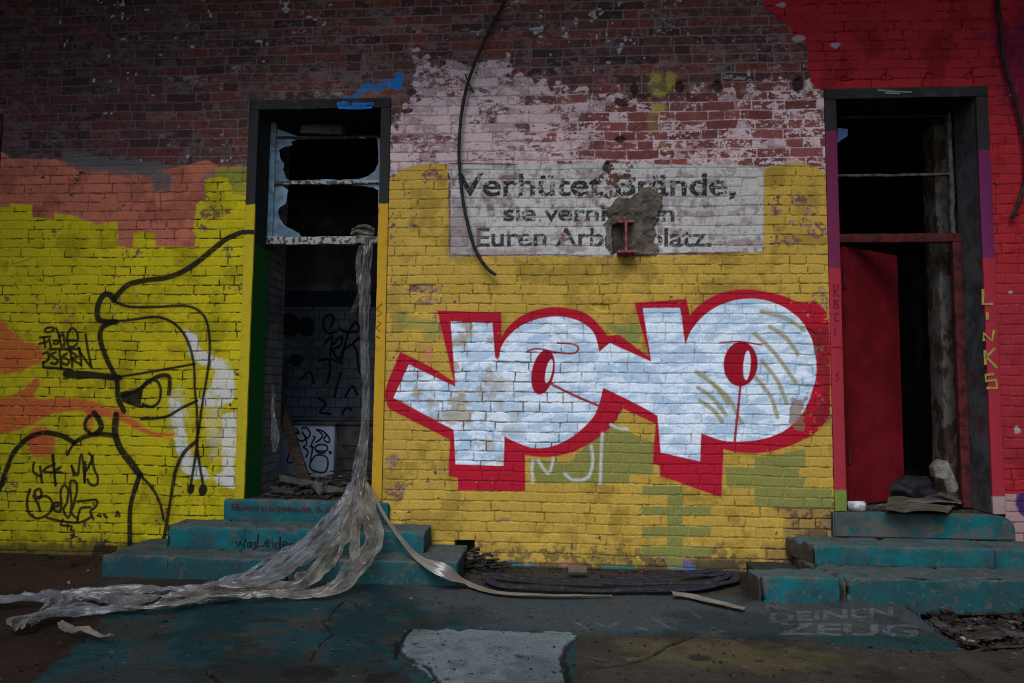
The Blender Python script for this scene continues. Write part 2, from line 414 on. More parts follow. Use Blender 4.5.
# dark, rubbed brick by the left frame edge and near the base of the middle wall
for px_ in ([(770, 505), (836, 498), (838, 600), (742, 600), (745, 560), (765, 558), (768, 545), (785, 543), (788, 522)],):
    w, c = W.poly(px_, rough=.06, soft=.04); W.put((w, c), (.19, .12, .055), .65); W.put((w, c*joint[w]), (.012, .008, .006), .9); W.put((w, c*(un(fbm(A[w], B[w], .06, 615, 4, .7)+.15*b1[w]) > .72)), (.10, .055, .04), .8)
# slogan panel
w, c = W.poly([(450, 163), (500, 164), (560, 164), (620, 163), (700, 165), (763, 166), (764, 210), (763, 252), (690, 252), (600, 256), (520, 254), (470, 255), (451, 253)], rough=.008, soft=.005)
sw = C3((.49, .475, .455))*(.80+.35*W.n2[w][..., None])
n = fbm(A[w], B[w], .05, 300, 4)*.6+fbm(A[w], B[w], .4, 301, 3)*.28+b1[w]*.14
un_ = un(n); sw = lerp(sw, C3((.27, .21, .22)), sstep(un_, .62, .92)*.7)
sw = lerp(sw, C3((.20, .11, .11)), sstep(un_, .955, .965)*.8)
sw = sw*(1-.22*sstep(un(fbm(A[w], B[w], .03, 309, 4, .7)), .7, .95))[..., None]
sw = lerp(sw, sw*.62, joint[w]*.6)
W.col[w] = lerp(W.col[w], sw, c); W.reg[w] = np.where(c > .5, 2, W.reg[w])
w, c = W.poly([(450, 195), (462, 196), (472, 250), (540, 250), (520, 256), (450, 255)], rough=.05, soft=.03); W.put((w, c), (.22, .16, .17), .6)
wear = 1-sstep(un(fbm(A, B, .016, 330, 3)*.6+fbm(A, B, .15, 331, 3)*.4), .76, .88)*.7
wear = (wear*(1-.25*joint)).astype(np.float32)
INK = (.008, .009, .011)
W.text("Verhütet Brände,", (458, 195.5), (735, 195), 22.5, INK, .95, grow=.0052, peel=wear)
W.text("sie vernichten", (504, 220.5), (674, 221), 16.5, INK, .92, grow=.0042, peel=wear)
W.text("Euren Arbeitsplatz.", (477, 246), (711, 246), 18.5, INK, .92, grow=.0042, peel=wear)
w, c = W.line([(450, 163.5), (515, 164.2)], 1.3, smooth=False); W.put((w, c), (.02, .02, .02), .9)
for p_ in ([(606, 163), (612, 168), (613, 173), (622, 172), (628, 158), (633, 152), (630, 172), (634, 178), (622, 180), (618, 188), (604, 186), (600, 180), (604, 172)], [(604, 190), (612, 188), (614, 195), (606, 197)], [(625, 190), (632, 190), (630, 196), (624, 195)]):
    w, c = W.poly(p_, rough=.06); W.put((w, c*(un(fbm(A[w], B[w], .03, 351, 4, .75)) > .25)), (.11, .038, .026), .95)
for cx_, cy_, rx_, ry_ in [(700, 214, 16, 4), (735, 243, 14, 4), (752, 205, 10, 5), (476, 238, 5, 8), (575, 248, 14, 3), (560, 238, 6, 5)]:
    w, c = W.ell((cx_, cy_), rx_, ry_, rough=.05, soft=.008); W.put((w, c), (.24, .15, .15), .6)
# mortar patch that holds the beam stub: lumpy, stands proud
w, c = W.poly([(613, 201), (622, 198), (632, 197), (640, 190), (648, 189), (660, 196), (662, 206), (659, 214), (657, 224), (655, 235), (658, 250), (654, 254), (640, 255), (612, 254), (606, 244), (606, 230), (608, 218), (606, 208)], rough=.035, soft=.005)
mc = C3((.118, .096, .078))*(.55+.65*un(fbm(A[w], B[w], .08, 341, 5, .7))[..., None])
mc = lerp(mc, C3((.25, .21, .17)), (vnoise(A[w], B[w], .02, 345) > .93)*.7*(B[w] < 2.55))
W.col[w] = lerp(W.col[w], mc, c); W.reg[w] = np.where(c > .5, 5, W.reg[w])
W.h[w] = W.h[w]*(1-c)+c*(.008+.026*un(fbm(A[w], B[w], .13, 342, 5, .6))); joint[w] *= (1-c)
w, c = W.poly([(612, 226), (623, 222), (623, 252), (613, 254)], rough=.008, soft=.008); W.h[w] -= c*.03; W.put((w, c), (.03, .022, .02), .7)  # recess left of the beam web, its shadow painted into the colour
# yellow spill and blue strokes
for px_, o_ in (([(648, 74), (658, 70), (673, 75), (673, 84), (665, 95), (651, 96)], .75), ([(652, 104), (664, 104), (664, 112), (652, 112)], .8), ([(650, 112), (668, 114), (664, 130), (650, 132)], .25), ([(655, 140), (668, 142), (666, 152), (655, 150)], .35)):
    w, c = W.poly(px_, rough=.05, soft=.02); W.put((w, c*(.35+.65*sstep(un(W.n1[w]+.1*b1[w]), .2, .6))), (.38, .34, .07), o_)
BLUE = (.01, .17, .48)
for px_, o_ in (([(348, 98), (358, 88), (368, 83), (382, 81), (392, 78), (398, 74), (405, 77), (403, 89), (388, 88), (370, 91), (356, 99)], .95), ([(334, 100), (345, 98), (350, 101), (350, 108), (336, 108)], .7)):
    w, c = W.poly(px_, rough=.04, soft=.014); W.put((w, c*(.80+.20*sstep(un(W.n1[w]), .2, .5))), BLUE, o_, peel=1-.35*joint)
# dark knocked holes
for cx_, cy_, rx_, ry_ in [(635, 91, 4, 7), (681, 87, 4, 6), (718, 86, 5, 7), (799, 84, 6, 8), (845, 80, 5, 5), (886, 78, 6, 6), (930, 76, 5, 5), (970, 78, 3, 5), (620, 139, 6, 3), (621, 102, 7, 3), (607, 167, 3, 4)]:
    w, c = W.ell((cx_, cy_), rx_, ry_, rough=.03, soft=.012); W.put((w, c), (.02, .018, .016), .9); W.h[w] -= c*.02
# right wall red
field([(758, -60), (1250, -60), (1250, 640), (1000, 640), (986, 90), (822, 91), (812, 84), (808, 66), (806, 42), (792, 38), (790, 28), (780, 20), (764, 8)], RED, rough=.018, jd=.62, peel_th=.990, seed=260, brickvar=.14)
w, c = W.poly([(985, 270), (1100, 270), (1100, 470), (1010, 450), (985, 400)], rough=.15, soft=.12); W.put((w, c), (.27, .028, .042), .5)
w, c = W.poly([(990, 30), (1040, 20), (1040, 120), (1005, 110)], rough=.2, soft=.12); W.put((w, c), (.10, .01, .05), .7)
for cx_, cy_, rx_, ry_ in [(799, 38, 6, 3), (836, 45, 5, 3), (1010, 95, 2, 1.5), (1011, 292, 2, 1.5), (780, 5, 5, 2), (1017, 430, 3, 3)]:
    w, c = W.ell((cx_, cy_), rx_, ry_, rough=.02); W.put((w, c), (.34, .31, .33), .85)
w, c = W.poly([(1000, 494), (1100, 496), (1100, 560), (1000, 560)], rough=.006); W.put((w, c), (.33, .24, .24), .9, peel=1-.7*joint)
w, c = W.ell((1024, 505), 8, 12, rough=.02, soft=.01); W.put((w, c), (.035, .01, .11), .95)
# dirt and colours along the foot of the middle wall
w, c = W.poly([(470, 561), (560, 565), (640, 563), (742, 560), (742, 600), (470, 600)], rough=.05, soft=.03); W.put((w, c), (.055, .045, .036), .9)
w, c = W.poly([(462, 545), (742, 545), (742, 600), (462, 600)], rough=.10, soft=.07); W.put((w, c*sstep(un(fbm(A[w], B[w], .07, 617, 5, .7)), .45, .8)), (.075, .058, .035), .7)
for px_, cl, o_ in (([(478, 561), (530, 562), (545, 569), (560, 574), (480, 575)], (.045, .12, .12), .8), ([(560, 562), (577, 562), (577, 569), (558, 569)], (.30, .11, .11), .6), ([(600, 565), (634, 565), (634, 573), (605, 573)], (.03, .15, .13), .8), ([(672, 567), (694, 565), (696, 575), (672, 576)], (.08, .13, .28), .7), ([(683, 560), (692, 560), (690, 566), (684, 566)], (.14, .12, .30), .7), ([(583, 553), (632, 551), (625, 562), (590, 562)], (.10, .08, .03), .5)):
    w, c = W.poly(px_, rough=.02, soft=.012); W.put((w, c), cl, o_)
w, c = W.poly([(455, 541), (474, 541), (474, 552), (462, 556), (455, 552)], rough=.006, soft=.006); W.put((w, c), (.008, .007, .006), 1.); W.h[w] -= c*.06
w, c = W.poly([(-300, 540), (150, 542), (150, 580), (-300, 580)], rough=.06, soft=.05); W.put((w, c), (.055, .03, .022), .8)
w, c = W.poly([(94, 545), (118, 545), (116, 556), (92, 556)], rough=.012); W.put((w, c), (.03, .018, .014), .9)
# green brick-shaped patches
GRN = (.195, .205, .060)
CT = lambda L_: [(440+x/2.56, 440+y/2.56) for x, y in L_]
for L_ in ([(225, 48), (330, 60), (405, -20), (430, -60), (465, -30), (550, 10), (545, 90), (485, 90), (485, 112), (250, 112)],
           [(518, 118), (620, 118), (620, 142), (518, 142)], [(582, 118), (622, 118), (622, 330), (582, 330)], [(518, 170), (694, 170), (694, 194), (518, 194)],
           [(518, 222), (694, 222), (694, 250), (518, 250)], [(518, 273), (694, 273), (694, 298), (518, 298)],
           [(730, 70), (806, 70), (806, 42), (850, 42), (936, 22), (936, 70), (918, 72), (918, 96), (936, 98), (930, 124), (1004, 124), (1004, 176), (806, 172), (806, 124), (735, 122)]):
    w, c = W.poly(CT(L_), rough=.005, soft=.004)
    W.put((w, c), C3(GRN)*1.0, .92, peel=1-.25*joint)
CB = lambda L_: [(380+x/2.226, 280+y/2.226) for x, y in L_]
for L_, o_ in (([(500, 100), (575, 100), (580, 145), (560, 140), (520, 118)], .9), ([(35, 70), (60, 68), (70, 85), (125, 88), (128, 135), (100, 138), (95, 110), (40, 112)], .55)):
    w, c = W.poly(CB(L_), rough=.02, soft=.012); W.put((w, c), (.19, .23, .07), o_)
# ---- BUBBLE LETTERS (region 1)
out = [(45, 160), (110, 192), (164, 226), (127, 68), (269, 72), (271, 128), (285, 104), (318, 78), (350, 66), (385, 60), (425, 64), (462, 76), (488, 100), (506, 124), (532, 122), (600, 172), (566, 50), (682, 42), (690, 78), (715, 52), (752, 32), (800, 21), (850, 24), (900, 36), (930, 48), (966, 46), (992, 70), (1000, 110), (1003, 180), (1002, 250), (1000, 300), (970, 340), (920, 366), (860, 384), (800, 384), (765, 376), (760, 484), (625, 437), (622, 414), (607, 408), (614, 320), (540, 286), (515, 326), (470, 362), (420, 386), (370, 394), (323, 390), (323, 470), (173, 468), (172, 440), (152, 436), (156, 356), (18, 286), (12, 244)]
inn = [(64, 188), (168, 238), (166, 210), (157, 92), (250, 95), (256, 172), (262, 178), (272, 145), (296, 115), (330, 94), (375, 82), (420, 84), (455, 98), (478, 122), (488, 160), (512, 140), (560, 162), (604, 182), (585, 62), (668, 62), (680, 146), (690, 118), (712, 88), (745, 62), (790, 45), (840, 42), (885, 54), (920, 75), (948, 105), (966, 150), (971, 205), (960, 255), (938, 300), (905, 332), (860, 352), (805, 360), (762, 357), (715, 341), (713, 404), (625, 384), (618, 302), (560, 270), (497, 240), (480, 296), (440, 340), (390, 368), (345, 374), (310, 364), (277, 348), (275, 414), (168, 410), (164, 334), (30, 262)]
w, c = W.poly(soften(CB(out)), soft=.030); W.put((w, c), (.36, .03, .03), .22)
dens = 1-.30*joint*sstep(W.n2, .4, .6)
w, c = W.poly(soften(CB(out)), rough=.003)
rc = C3((.40, .012, .030))*(.85+.3*W.n2[w][..., None]); rc = lerp(rc, rc*.45, joint[w]*.5)
ch = sstep(un(fbm(A[w], B[w], .03, 401, 4)*.8+b1[w]*.1)+.10*sstep(A[w], 1.80, 1.98), .975, .99)
W.col[w] = lerp(W.col[w], rc, c*(1-.8*ch)); W.reg[w] = np.where(c > .5, 1, W.reg[w])
w, c = W.poly(CB([(955, 110), (1002, 100), (1003, 320), (960, 330), (985, 240)]), rough=.03, soft=.03); W.put((w, c), (.10, .015, .02), .55)
w, c = W.poly(soften(CB(inn)), rough=.002)
A_, B_ = A[w], B[w]
wn = fbm(A_*.6+B_*.8, B_*1.6-A_*.5, .09, 410, 4)
wc = lerp(np.broadcast_to(C3((.42, .56, .72)), A_.shape+(3,)), C3((.68, .78, .90)), sstep(un(wn), .15, .9))
wc = lerp(wc, C3((.34, .26, .15)), sstep(un(fbm(A_, B_, .10, 420, 4))+.15*joint[w], .62, .95)*.75*(1-sstep(A_, -.75, -.05)))       # yellow shining through on the left letter
wc = lerp(wc, lerp(wc*.35, C3((.13, .085, .045)), (A_ < .1)*.9+0*A_), joint[w]*(.22+.78*sstep(fbm(A_, B_, .09, 421, 3), .42, .56))*(1-.45*sstep(A_, -.1, .5)))
ch = sstep(un(fbm(A_, B_, .03, 430, 4)*.8+b1[w]*.1+.1*joint[w]), .975, .985)
wc = lerp(wc, C3((.30, .19, .08)), ch*.8)
W.col[w] = lerp(W.col[w], wc, c)
# shaded strokes and chips inside
for L_ in ([(850, 70), (900, 84), (945, 112)], [(868, 104), (905, 130), (930, 165)], [(835, 120), (880, 165), (925, 228)], [(850, 180), (885, 225), (905, 275)], [(835, 215), (870, 260), (885, 305)], [(705, 205), (745, 235), (775, 275)], [(708, 240), (740, 262), (770, 300)], [(712, 268), (740, 288), (762, 315)], [(740, 230), (775, 262), (805, 318)]):
    w, c = W.line(CB(L_), 4.2, soft=.009); W.put((w, c), (.28, .24, .075), .80)
for L_ in ([(385, 100), (430, 130), (465, 140)], [(390, 115), (420, 150), (450, 165)], [(340, 330), (400, 340), (450, 310)], [(800, 60), (860, 64), (910, 92)]):
    w, c = W.line(CB(L_), 3.0, soft=.012); W.put((w, c), (.33, .42, .47), .5)
w, c = W.poly(CB([(918, 262), (944, 262), (944, 330), (925, 335), (918, 300)]), rough=.09, soft=.006); W.put((w, c), (.22, .13, .08), .8)
RG = (.30, .008, .022)
for a_, (e_, rx_, ry_, an) in enumerate((((363, 205), 25, 51, 12), ((803, 187), 38, 50, 4))):
    w, c = W.ell(CB([e_])[0], rx_/2.226, ry_/2.226, an); W.put((w, c), RG)
for e_, rx_, ry_, an in (((376, 203), 7, 27, 12), ((817, 190), 8, 33, 4)):
    w, c = W.ell(CB([e_])[0], rx_/2.226, ry_/2.226, an); W.put((w, c), (.6, .66, .74))
for L_, wd in (([(328, 158), (352, 153), (400, 162), (432, 163), (442, 152), (430, 143), (395, 140)], 1.8), ([(378, 230), (430, 256), (487, 280)], 2.6), ([(756, 140), (800, 137), (850, 145)], 1.6), ([(803, 230), (797, 290), (790, 358)], 2.6)):
    w, c = W.line(CB(L_), wd); W.put((w, c), RG, .95)
for L_ in ([(340, 402), (338, 425), (340, 450)], [(352, 402), (375, 430), (386, 398)], [(470, 370), (474, 405), (462, 440), (430, 445), (412, 432)], [(495, 342), (492, 400), (490, 452)], [(514, 322), (532, 330), (550, 332)]):
    w, c = W.line(CB(L_), 3.0, soft=.010); W.put((w, c), (.55, .60, .60), .75, reg=1)
for L_ in ([(85, 140), (100, 160), (118, 172)], [(100, 170), (108, 150), (115, 190)], [(770, 395), (765, 420), (772, 430)]):
    w, c = W.line(CB(L_), 2.4, soft=.012); W.put((w, c), (.55, .13, .12), .55)

# ---- left wall: washed white shape, red cloud, black face (region 3), tags (region 4)
WL = C3((.60, .60, .57))
for px_ in ([(188, 340), (196, 342), (205, 352), (220, 358), (233, 372), (236, 392), (232, 402), (215, 405), (205, 408), (196, 402), (206, 396), (212, 380), (218, 372), (208, 366), (200, 364), (190, 356)],
            [(170, 398), (180, 402), (184, 425), (190, 450), (205, 470), (212, 478), (222, 470), (222, 415), (235, 412), (238, 440), (234, 470), (236, 488), (220, 486), (212, 480), (195, 478), (182, 470), (175, 440)],
            [(184, 330), (196, 335), (200, 345), (190, 344)]):
    w, c = W.poly(px_, rough=.02, soft=.012); W.put((w, c), WL*(1.0), .92, peel=(1-.8*joint)*(1-.5*sstep(un(fbm(A, B, .05, 360, 4)), .8, .95)))
for cx_, cy_, rx_, ry_ in ((178, 410, 9, 22), (214, 432, 6, 26), (224, 380, 8, 16)):
    w, c = W.ell((cx_, cy_), rx_, ry_, rough=.05, soft=.05); W.put((w, c), WL, .35)
OR = (.55, .075, .040)
for px_, o_ in (([(-20, 322), (4, 320), (9, 330), (18, 334), (24, 342), (40, 346), (42, 362), (30, 366), (18, 372), (-20, 372)], .85),
                ([(-20, 400), (8, 397), (22, 390), (33, 380), (38, 376), (39, 386), (34, 396), (44, 399), (62, 398), (80, 399), (100, 403), (120, 410), (135, 420), (150, 430), (165, 433), (175, 434), (168, 438), (152, 436), (135, 428), (118, 420), (100, 417), (85, 412), (62, 412), (45, 417), (30, 425), (15, 431), (-20, 434)], .85),
                ([(86, 408), (93, 410), (92, 428), (88, 430)], .7)):
    w, c = W.poly(px_, soft=.014, closed_smooth=True, rough=.01); W.put((w, c), OR, o_, reg=3, peel=1-.7*joint)
w, c = W.ell((41, 442), 14, 16, soft=.02, rough=.02); W.put((w, c), OR, .85, reg=3, peel=1-.7*joint)
BK = (.010, .009, .009)
face = [([(262, 232), (250, 231), (240, 233), (225, 240), (210, 252), (195, 264), (180, 273), (165, 278), (148, 280), (130, 284), (120, 292), (114, 300)], 4.4),
        ([(114, 300), (110, 295), (104, 295), (99, 302), (97, 312), (99, 320), (107, 322), (116, 322)], 5.0),
        ([(113, 300), (120, 304), (132, 307), (155, 307), (185, 306), (199, 311), (207, 322), (210, 344), (208, 370), (203, 400), (199, 430), (197, 445), (203, 484)], 2.3),
        ([(104, 322), (130, 320), (155, 317), (170, 321), (181, 330), (189, 344), (194, 365), (195, 390), (197, 412), (197, 445), (191, 484)], 2.3),
        ([(112, 322), (102, 328), (100, 338), (105, 355), (112, 370), (117, 382), (118, 398), (124, 411)], 4.6),
        ([(66, 374), (90, 375), (119, 378)], 6.0), ([(118, 377), (150, 372), (195, 364)], 2.0),
        ([(122, 396), (138, 390), (150, 381), (160, 376), (168, 376), (170, 382), (169, 394)], 3.6),
        ([(141, 395), (143, 386), (150, 380), (158, 382), (161, 392), (158, 403), (150, 407), (143, 404)], 2.4), ([(126, 402), (138, 406), (148, 406)], 2.2),
        ([(141, 419), (165, 417), (182, 408), (197, 401)], 2.4),
        ([(116, 415), (115, 432), (120, 448), (130, 462), (140, 475)], 5.4),
        ([(140, 475), (134, 492), (130, 512), (130, 545)], 4.2), ([(140, 475), (152, 488), (160, 503), (164, 520)], 2.4),
        ([(197, 441), (184, 453), (175, 473), (171, 498), (167, 522), (163, 547)], 3.0),
        ([(-10, 500), (1, 485), (5, 470), (14, 452), (28, 438), (45, 433), (62, 436), (74, 443)], 4.4),
        ([(74, 443), (84, 437), (98, 434), (116, 436)], 4.0), ([(74, 443), (70, 449), (67, 455)], 2.4),
        ([(91, 434), (85, 428), (86, 420), (90, 416)], 3.2), ([(94, 413), (99, 420), (101, 428), (96, 434)], 4.6), ([(53, 455), (54, 470), (55, 484)], 1.8)]
for L_, wd in face:
    w, c = W.line(L_, wd*1.22+2.5, soft=.022); W.put((w, c), BK, .16)
    w, c = W.line(L_, wd*1.25, soft=.0035); W.put((w, c), BK, .95, reg=3, peel=1-.15*joint)
for px_ in ([(120, 392), (139, 389), (142, 396), (141, 405), (122, 402)],):
    w, c = W.poly(px_); W.put((w, c), BK, .95, reg=3)
for e_, rx_, ry_ in (((191, 489), 3.6, 5.5), ((203, 490), 4.4, 6)):
    w, c = W.ell(e_, rx_, ry_, 10); W.put((w, c), BK, .97, reg=3)
def strokes(L, o, sx, sy, wd, colr, reg, op=.92, smooth=True):
    for pts in L:
        w, c = W.line([(o[0]+x/sx, o[1]+y/sy) for x, y in pts], wd*1.15, soft=.003, smooth=smooth); W.put((w, c), colr, op, reg=reg)
tag1 = [[(165, 130), (175, 100), (220, 85), (265, 90), (255, 120), (215, 140), (170, 135)], [(295, 95), (325, 170), (355, 300)], [(330, 200), (375, 165), (390, 290)], [(440, 230), (540, 230), (530, 140), (485, 95), (440, 130), (420, 220), (440, 300), (500, 300), (535, 270)],
        [(110, 200), (225, 190)], [(150, 200), (170, 310)], [(105, 270), (190, 250)], [(215, 225), (235, 305)], [(320, 240), (280, 235), (270, 270), (310, 270), (325, 240)],
        [(220, 330), (430, 328), (560, 330)], [(150, 385), (200, 370), (210, 440), (150, 490)], [(290, 365), (240, 400), (310, 460), (290, 500), (240, 490)], [(330, 350), (345, 440), (350, 550)], [(420, 380), (370, 420), (440, 460), (420, 510), (370, 490)], [(450, 340), (470, 420), (480, 530)], [(450, 350), (540, 420), (470, 440), (580, 510)], [(560, 320), (585, 520)], [(560, 350), (640, 470), (700, 540)], [(630, 160), (660, 350), (700, 545)], [(150, 540), (300, 550), (475, 570)], [(150, 480), (150, 540)]]
strokes(tag1, (30, 320), 11.39, 11.39, 2.5, BK, 4)
tag2 = [[(92, 155), (90, 220), (140, 250)], [(135, 180), (148, 290)], [(235, 165), (180, 190), (160, 215), (230, 225)], [(218, 100), (230, 200), (242, 310)], [(275, 185), (235, 215), (285, 225)],
        [(350, 175), (365, 245)], [(350, 180), (390, 240), (410, 115), (425, 120), (440, 290)], [(470, 90), (490, 130), (450, 210)], [(445, 150), (440, 285)], [(495, 110), (500, 180), (530, 260), (520, 305), (480, 305), (460, 270)],
        [(65, 340), (45, 420), (60, 500), (110, 535), (170, 520), (210, 480), (215, 420), (180, 385), (130, 390)], [(95, 390), (100, 350), (130, 335), (145, 360), (130, 400), (90, 380), (120, 440), (135, 485)],
        [(215, 470), (240, 430), (270, 440), (225, 470), (270, 490), (280, 420), (275, 350), (300, 310), (325, 340), (320, 420), (295, 480), (330, 530), (350, 440), (340, 330), (345, 280), (380, 290), (385, 350), (365, 440), (350, 500), (395, 540)],
        [(390, 420), (450, 415), (520, 410), (520, 450), (480, 490), (500, 540)], [(480, 460), (420, 465), (400, 500), (390, 560)], [(180, 530), (280, 555), (400, 565), (480, 530)], [(290, 545), (280, 580), (345, 590), (345, 615)], [(530, 515), (550, 522)], [(575, 515), (590, 530)], [(655, 520), (665, 490), (678, 520)]]
strokes(tag2, (20, 440), 6.83, 6.83, 2.6, BK, 4)
# small old marks on yellow
for L_ in ([(13, 260), (13, 264), (29, 259)], [(40, 243), (42, 247)], [(36, 279), (42, 281), (44, 277)], [(14, 282), (18, 289)], [(150, 498), (150, 505)], [(60, 530), (64, 533)]):
    w, c = W.line(L_, 1.0); W.put((w, c), (.06, .03, .02), .8)
strokes([[(20, 40), (50, 20), (60, 60), (30, 90)], [(40, 100), (60, 120), (40, 150)]], (383, 440), 12, 6, 1.2, (.2, .1, .02), None, .3)

chp = (un(fbm(A, B, .020, 640, 4, .75)+.05*joint) > .988)*(B < 3.15)*(W.reg != 5)
W.col = lerp(W.col, C3((.11, .055, .045)), chp*.85).astype(np.float32)
# relief: brick faces proud of joints, each brick its own small offset
Hh = W.h+(-.0055*joint)+(1-joint)*((b3-.5)*.0022+(W.n1-.5)*.003)+(W.n3-.5)*.0006
Hh = Hh+(vnoise(A, B, 1.3, 90)-.5)*.012
for m_ in [1]:
    big = (vnoise(A, B, .5, 93) > .78) & (b4 > .93)
    Hh = Hh-big*(1-joint)*.010
# openings
LX0, LX1, RX0, RX1, ZT, ZB = -2.585, -1.388, 2.069, 3.303, 3.742, .47
TX0, TX1, TZ = -5.01, float(P(4, 105)[0]), 3.66
ca = (W.a[:-1]+W.a[1:])/2; cb = (W.b[:-1]+W.b[1:])/2
CA, CBm = np.meshgrid(ca, cb)
hole = ((CA > LX0) & (CA < LX1) | (CA > RX0) & (CA < RX1)) & (CBm < ZT) & (CBm > .3)
hole |= (CA > TX0) & (CA < TX1) & (CBm < TZ) & (CBm > .3)
keep = ~hole
cellreg = W.reg[:-1, :-1]
wall = empty('brick_building', (0, 0, 0), label='brick building front with painted graffiti, two open doorways and a faded German slogan', cat='building')
M_wall = canvas_mat('brick_paint')
Yw = -Hh
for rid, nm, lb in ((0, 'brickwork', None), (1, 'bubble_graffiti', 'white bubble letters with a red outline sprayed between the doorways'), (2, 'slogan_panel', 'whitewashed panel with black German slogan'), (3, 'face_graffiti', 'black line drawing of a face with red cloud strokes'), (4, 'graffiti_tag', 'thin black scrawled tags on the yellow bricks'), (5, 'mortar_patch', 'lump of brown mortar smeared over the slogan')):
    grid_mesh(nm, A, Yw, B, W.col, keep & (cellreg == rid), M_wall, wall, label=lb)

# ------------------------------------------------------------------ door surrounds
def banded(name, bands, noise_amp=.05, rough=.75, dirt=.35, dirtcol=(.03, .025, .02)):
    """paint bands by height, ragged edges: bands = [(z_top, colour), ...] from the bottom up"""
    m = bpy.data.materials.new(name); m.use_nodes = True; N = m.node_tree.nodes; L = m.node_tree.links; b = N['Principled BSDF']
    b.inputs['Roughness'].default_value = rough; b.inputs['Specular IOR Level'].default_value = .08
    g = N.new('ShaderNodeNewGeometry'); sx = N.new('ShaderNodeSeparateXYZ'); L.new(g.outputs['Position'], sx.inputs[0])
    n = N.new('ShaderNodeTexNoise'); n.inputs['Scale'].default_value = 9; n.inputs['Detail'].default_value = 6; L.new(g.outputs['Position'], n.inputs['Vector'])
    s = N.new('ShaderNodeMath'); s.operation = 'MULTIPLY_ADD'; L.new(n.outputs['Fac'], s.inputs[0]); s.inputs[1].default_value = noise_amp; L.new(sx.outputs['Z'], s.inputs[2])
    cur = None
    for i, (zt, c) in enumerate(bands):
        if cur is None: cur = c; last = zt; continue
        mr = N.new('ShaderNodeMapRange'); mr.inputs[1].default_value = last+noise_amp*.5-.006; mr.inputs[2].default_value = last+noise_amp*.5+.006; L.new(s.outputs[0], mr.inputs[0])
        mx = N.new('ShaderNodeMix'); mx.data_type = 'RGBA'; L.new(mr.outputs[0], mx.inputs[0])
        if isinstance(cur, tuple): mx.inputs[6].default_value = (*cur, 1)
        else: L.new(cur, mx.inputs[6])
        mx.inputs[7].default_value = (*c, 1); cur = mx.outputs[2]; last = zt
    n2 = N.new('ShaderNodeTexNoise'); n2.inputs['Scale'].default_value = 14; n2.inputs['Detail'].default_value = 8; n2.inputs['Roughness'].default_value = .7
    L.new(g.outputs['Position'], n2.inputs['Vector'])
    mr = N.new('ShaderNodeMapRange'); mr.inputs[1].default_value = .52; mr.inputs[2].default_value = .72; mr.inputs[4].default_value = dirt; L.new(n2.outputs['Fac'], mr.inputs[0])
    mx = N.new('ShaderNodeMix'); mx.data_type = 'RGBA'; L.new(mr.outputs[0], mx.inputs[0])
    if isinstance(cur, tuple): mx.inputs[6].default_value = (*cur, 1)
    else: L.new(cur, mx.inputs[6])
    mx.inputs[7].default_value = (*dirtcol, 1); L.new(mx.outputs[2], b.inputs['Base Color'])
    bp = N.new('ShaderNodeBump'); bp.inputs['Distance'].default_value = .003; L.new(n2.outputs['Fac'], bp.inputs['Height']); L.new(bp.outputs[0], b.inputs['Normal'])
    return m
def zat(x, y, Y=-.012): return float(P(x, y, Y)[2])
GREY = (.026, .026, .028)
YP = (.46, .33, .02)
zyl = zat(252, 205); zyr = zat(385, 204)
M_pl = banded('post_yellow', [(zyl, (.46, .36, .018)), (9, GREY)])
M_plr = banded('post_green', [(zat(255, 243), (.014, .12, .025)), (9, (.03, .03, .028))], noise_amp=.12, dirt=.6)
M_py = banded('post_ochre', [(zyr, (.47, .27, .022)), (9, GREY)])
M_conc = mat('dark_concrete', (.026, .026, .026), .85, (.060, .055, .05), 9, .5, .7, .003, 50, c3=(.02, .02, .02), s3=3)
zp1, zp2, zp3 = zat(834, 131), zat(842, 268), zat(845, 490)
M_rl = banded('post_red_left', [(zp3, (.16, .21, .045)), (zp2, (.30, .026, .042)), (zp1, (.14, .02, .06)), (9, (.026, .025, .027))], noise_amp=.02, dirt=.25)
zq1, zq2, zq3 = zat(982, 150), zat(990, 258), zat(1000, 496)
M_rr = banded('post_red_right', [(zq3, (.33, .24, .23)), (zq2, (.30, .024, .040)), (zq1, (.13, .02, .08)), (9, (.026, .025, .027))], noise_amp=.02, dirt=.25)
M_rrev = mat('reveal_grey', (.075, .08, .085), .8, (.035, .035, .035), 7, .4, .62, .003, 40, c3=(.10, .03, .03), s3=2.2, l3=.55, h3=.66)

def surround(name, x0, x1, mats, lb, wpost=.083, tilt=0):
    s = empty(name, (0, 0, 0)); s.parent = wall; tag(s, lb)
    ml, mlr, mr_, mrr, mt = mats
    yb = .30
    box('post', x0+.002, x0+wpost, -.014, .012, ZB, ZT-.085, ml, s, bevel=.004, rough=.0025, cuts=.12)
    box('jamb', x0+.002, x0+wpost-.002, .012, yb, ZB, ZT-.085, mlr, s, rough=.002, cuts=.15)
    box('post', x1-wpost, x1-.002, -.014, .012, ZB, ZT-.085, mr_, s, bevel=.004, rough=.0025, cuts=.12, seed=4)
    box('jamb', x1-wpost+.002, x1-.002, .012, yb, ZB, ZT-.085, mrr, s, rough=.002, cuts=.15)
    box('lintel', x0+.002, x1-.002, -.018, yb, ZT-.085, ZT-.001, mt, s, bevel=.005, rough=.003, cuts=.1, seed=7)
    return s
SL = surround('door_surround', LX0, LX1, (M_pl, M_plr, M_py, M_py, M_conc), 'concrete surround of the left doorway with yellow painted posts')
SR = surround('door_surround', RX0, RX1, (M_rl, M_rl, M_rr, M_rrev, M_conc), 'concrete surround of the right doorway with red and purple painted posts', wpost=.09)
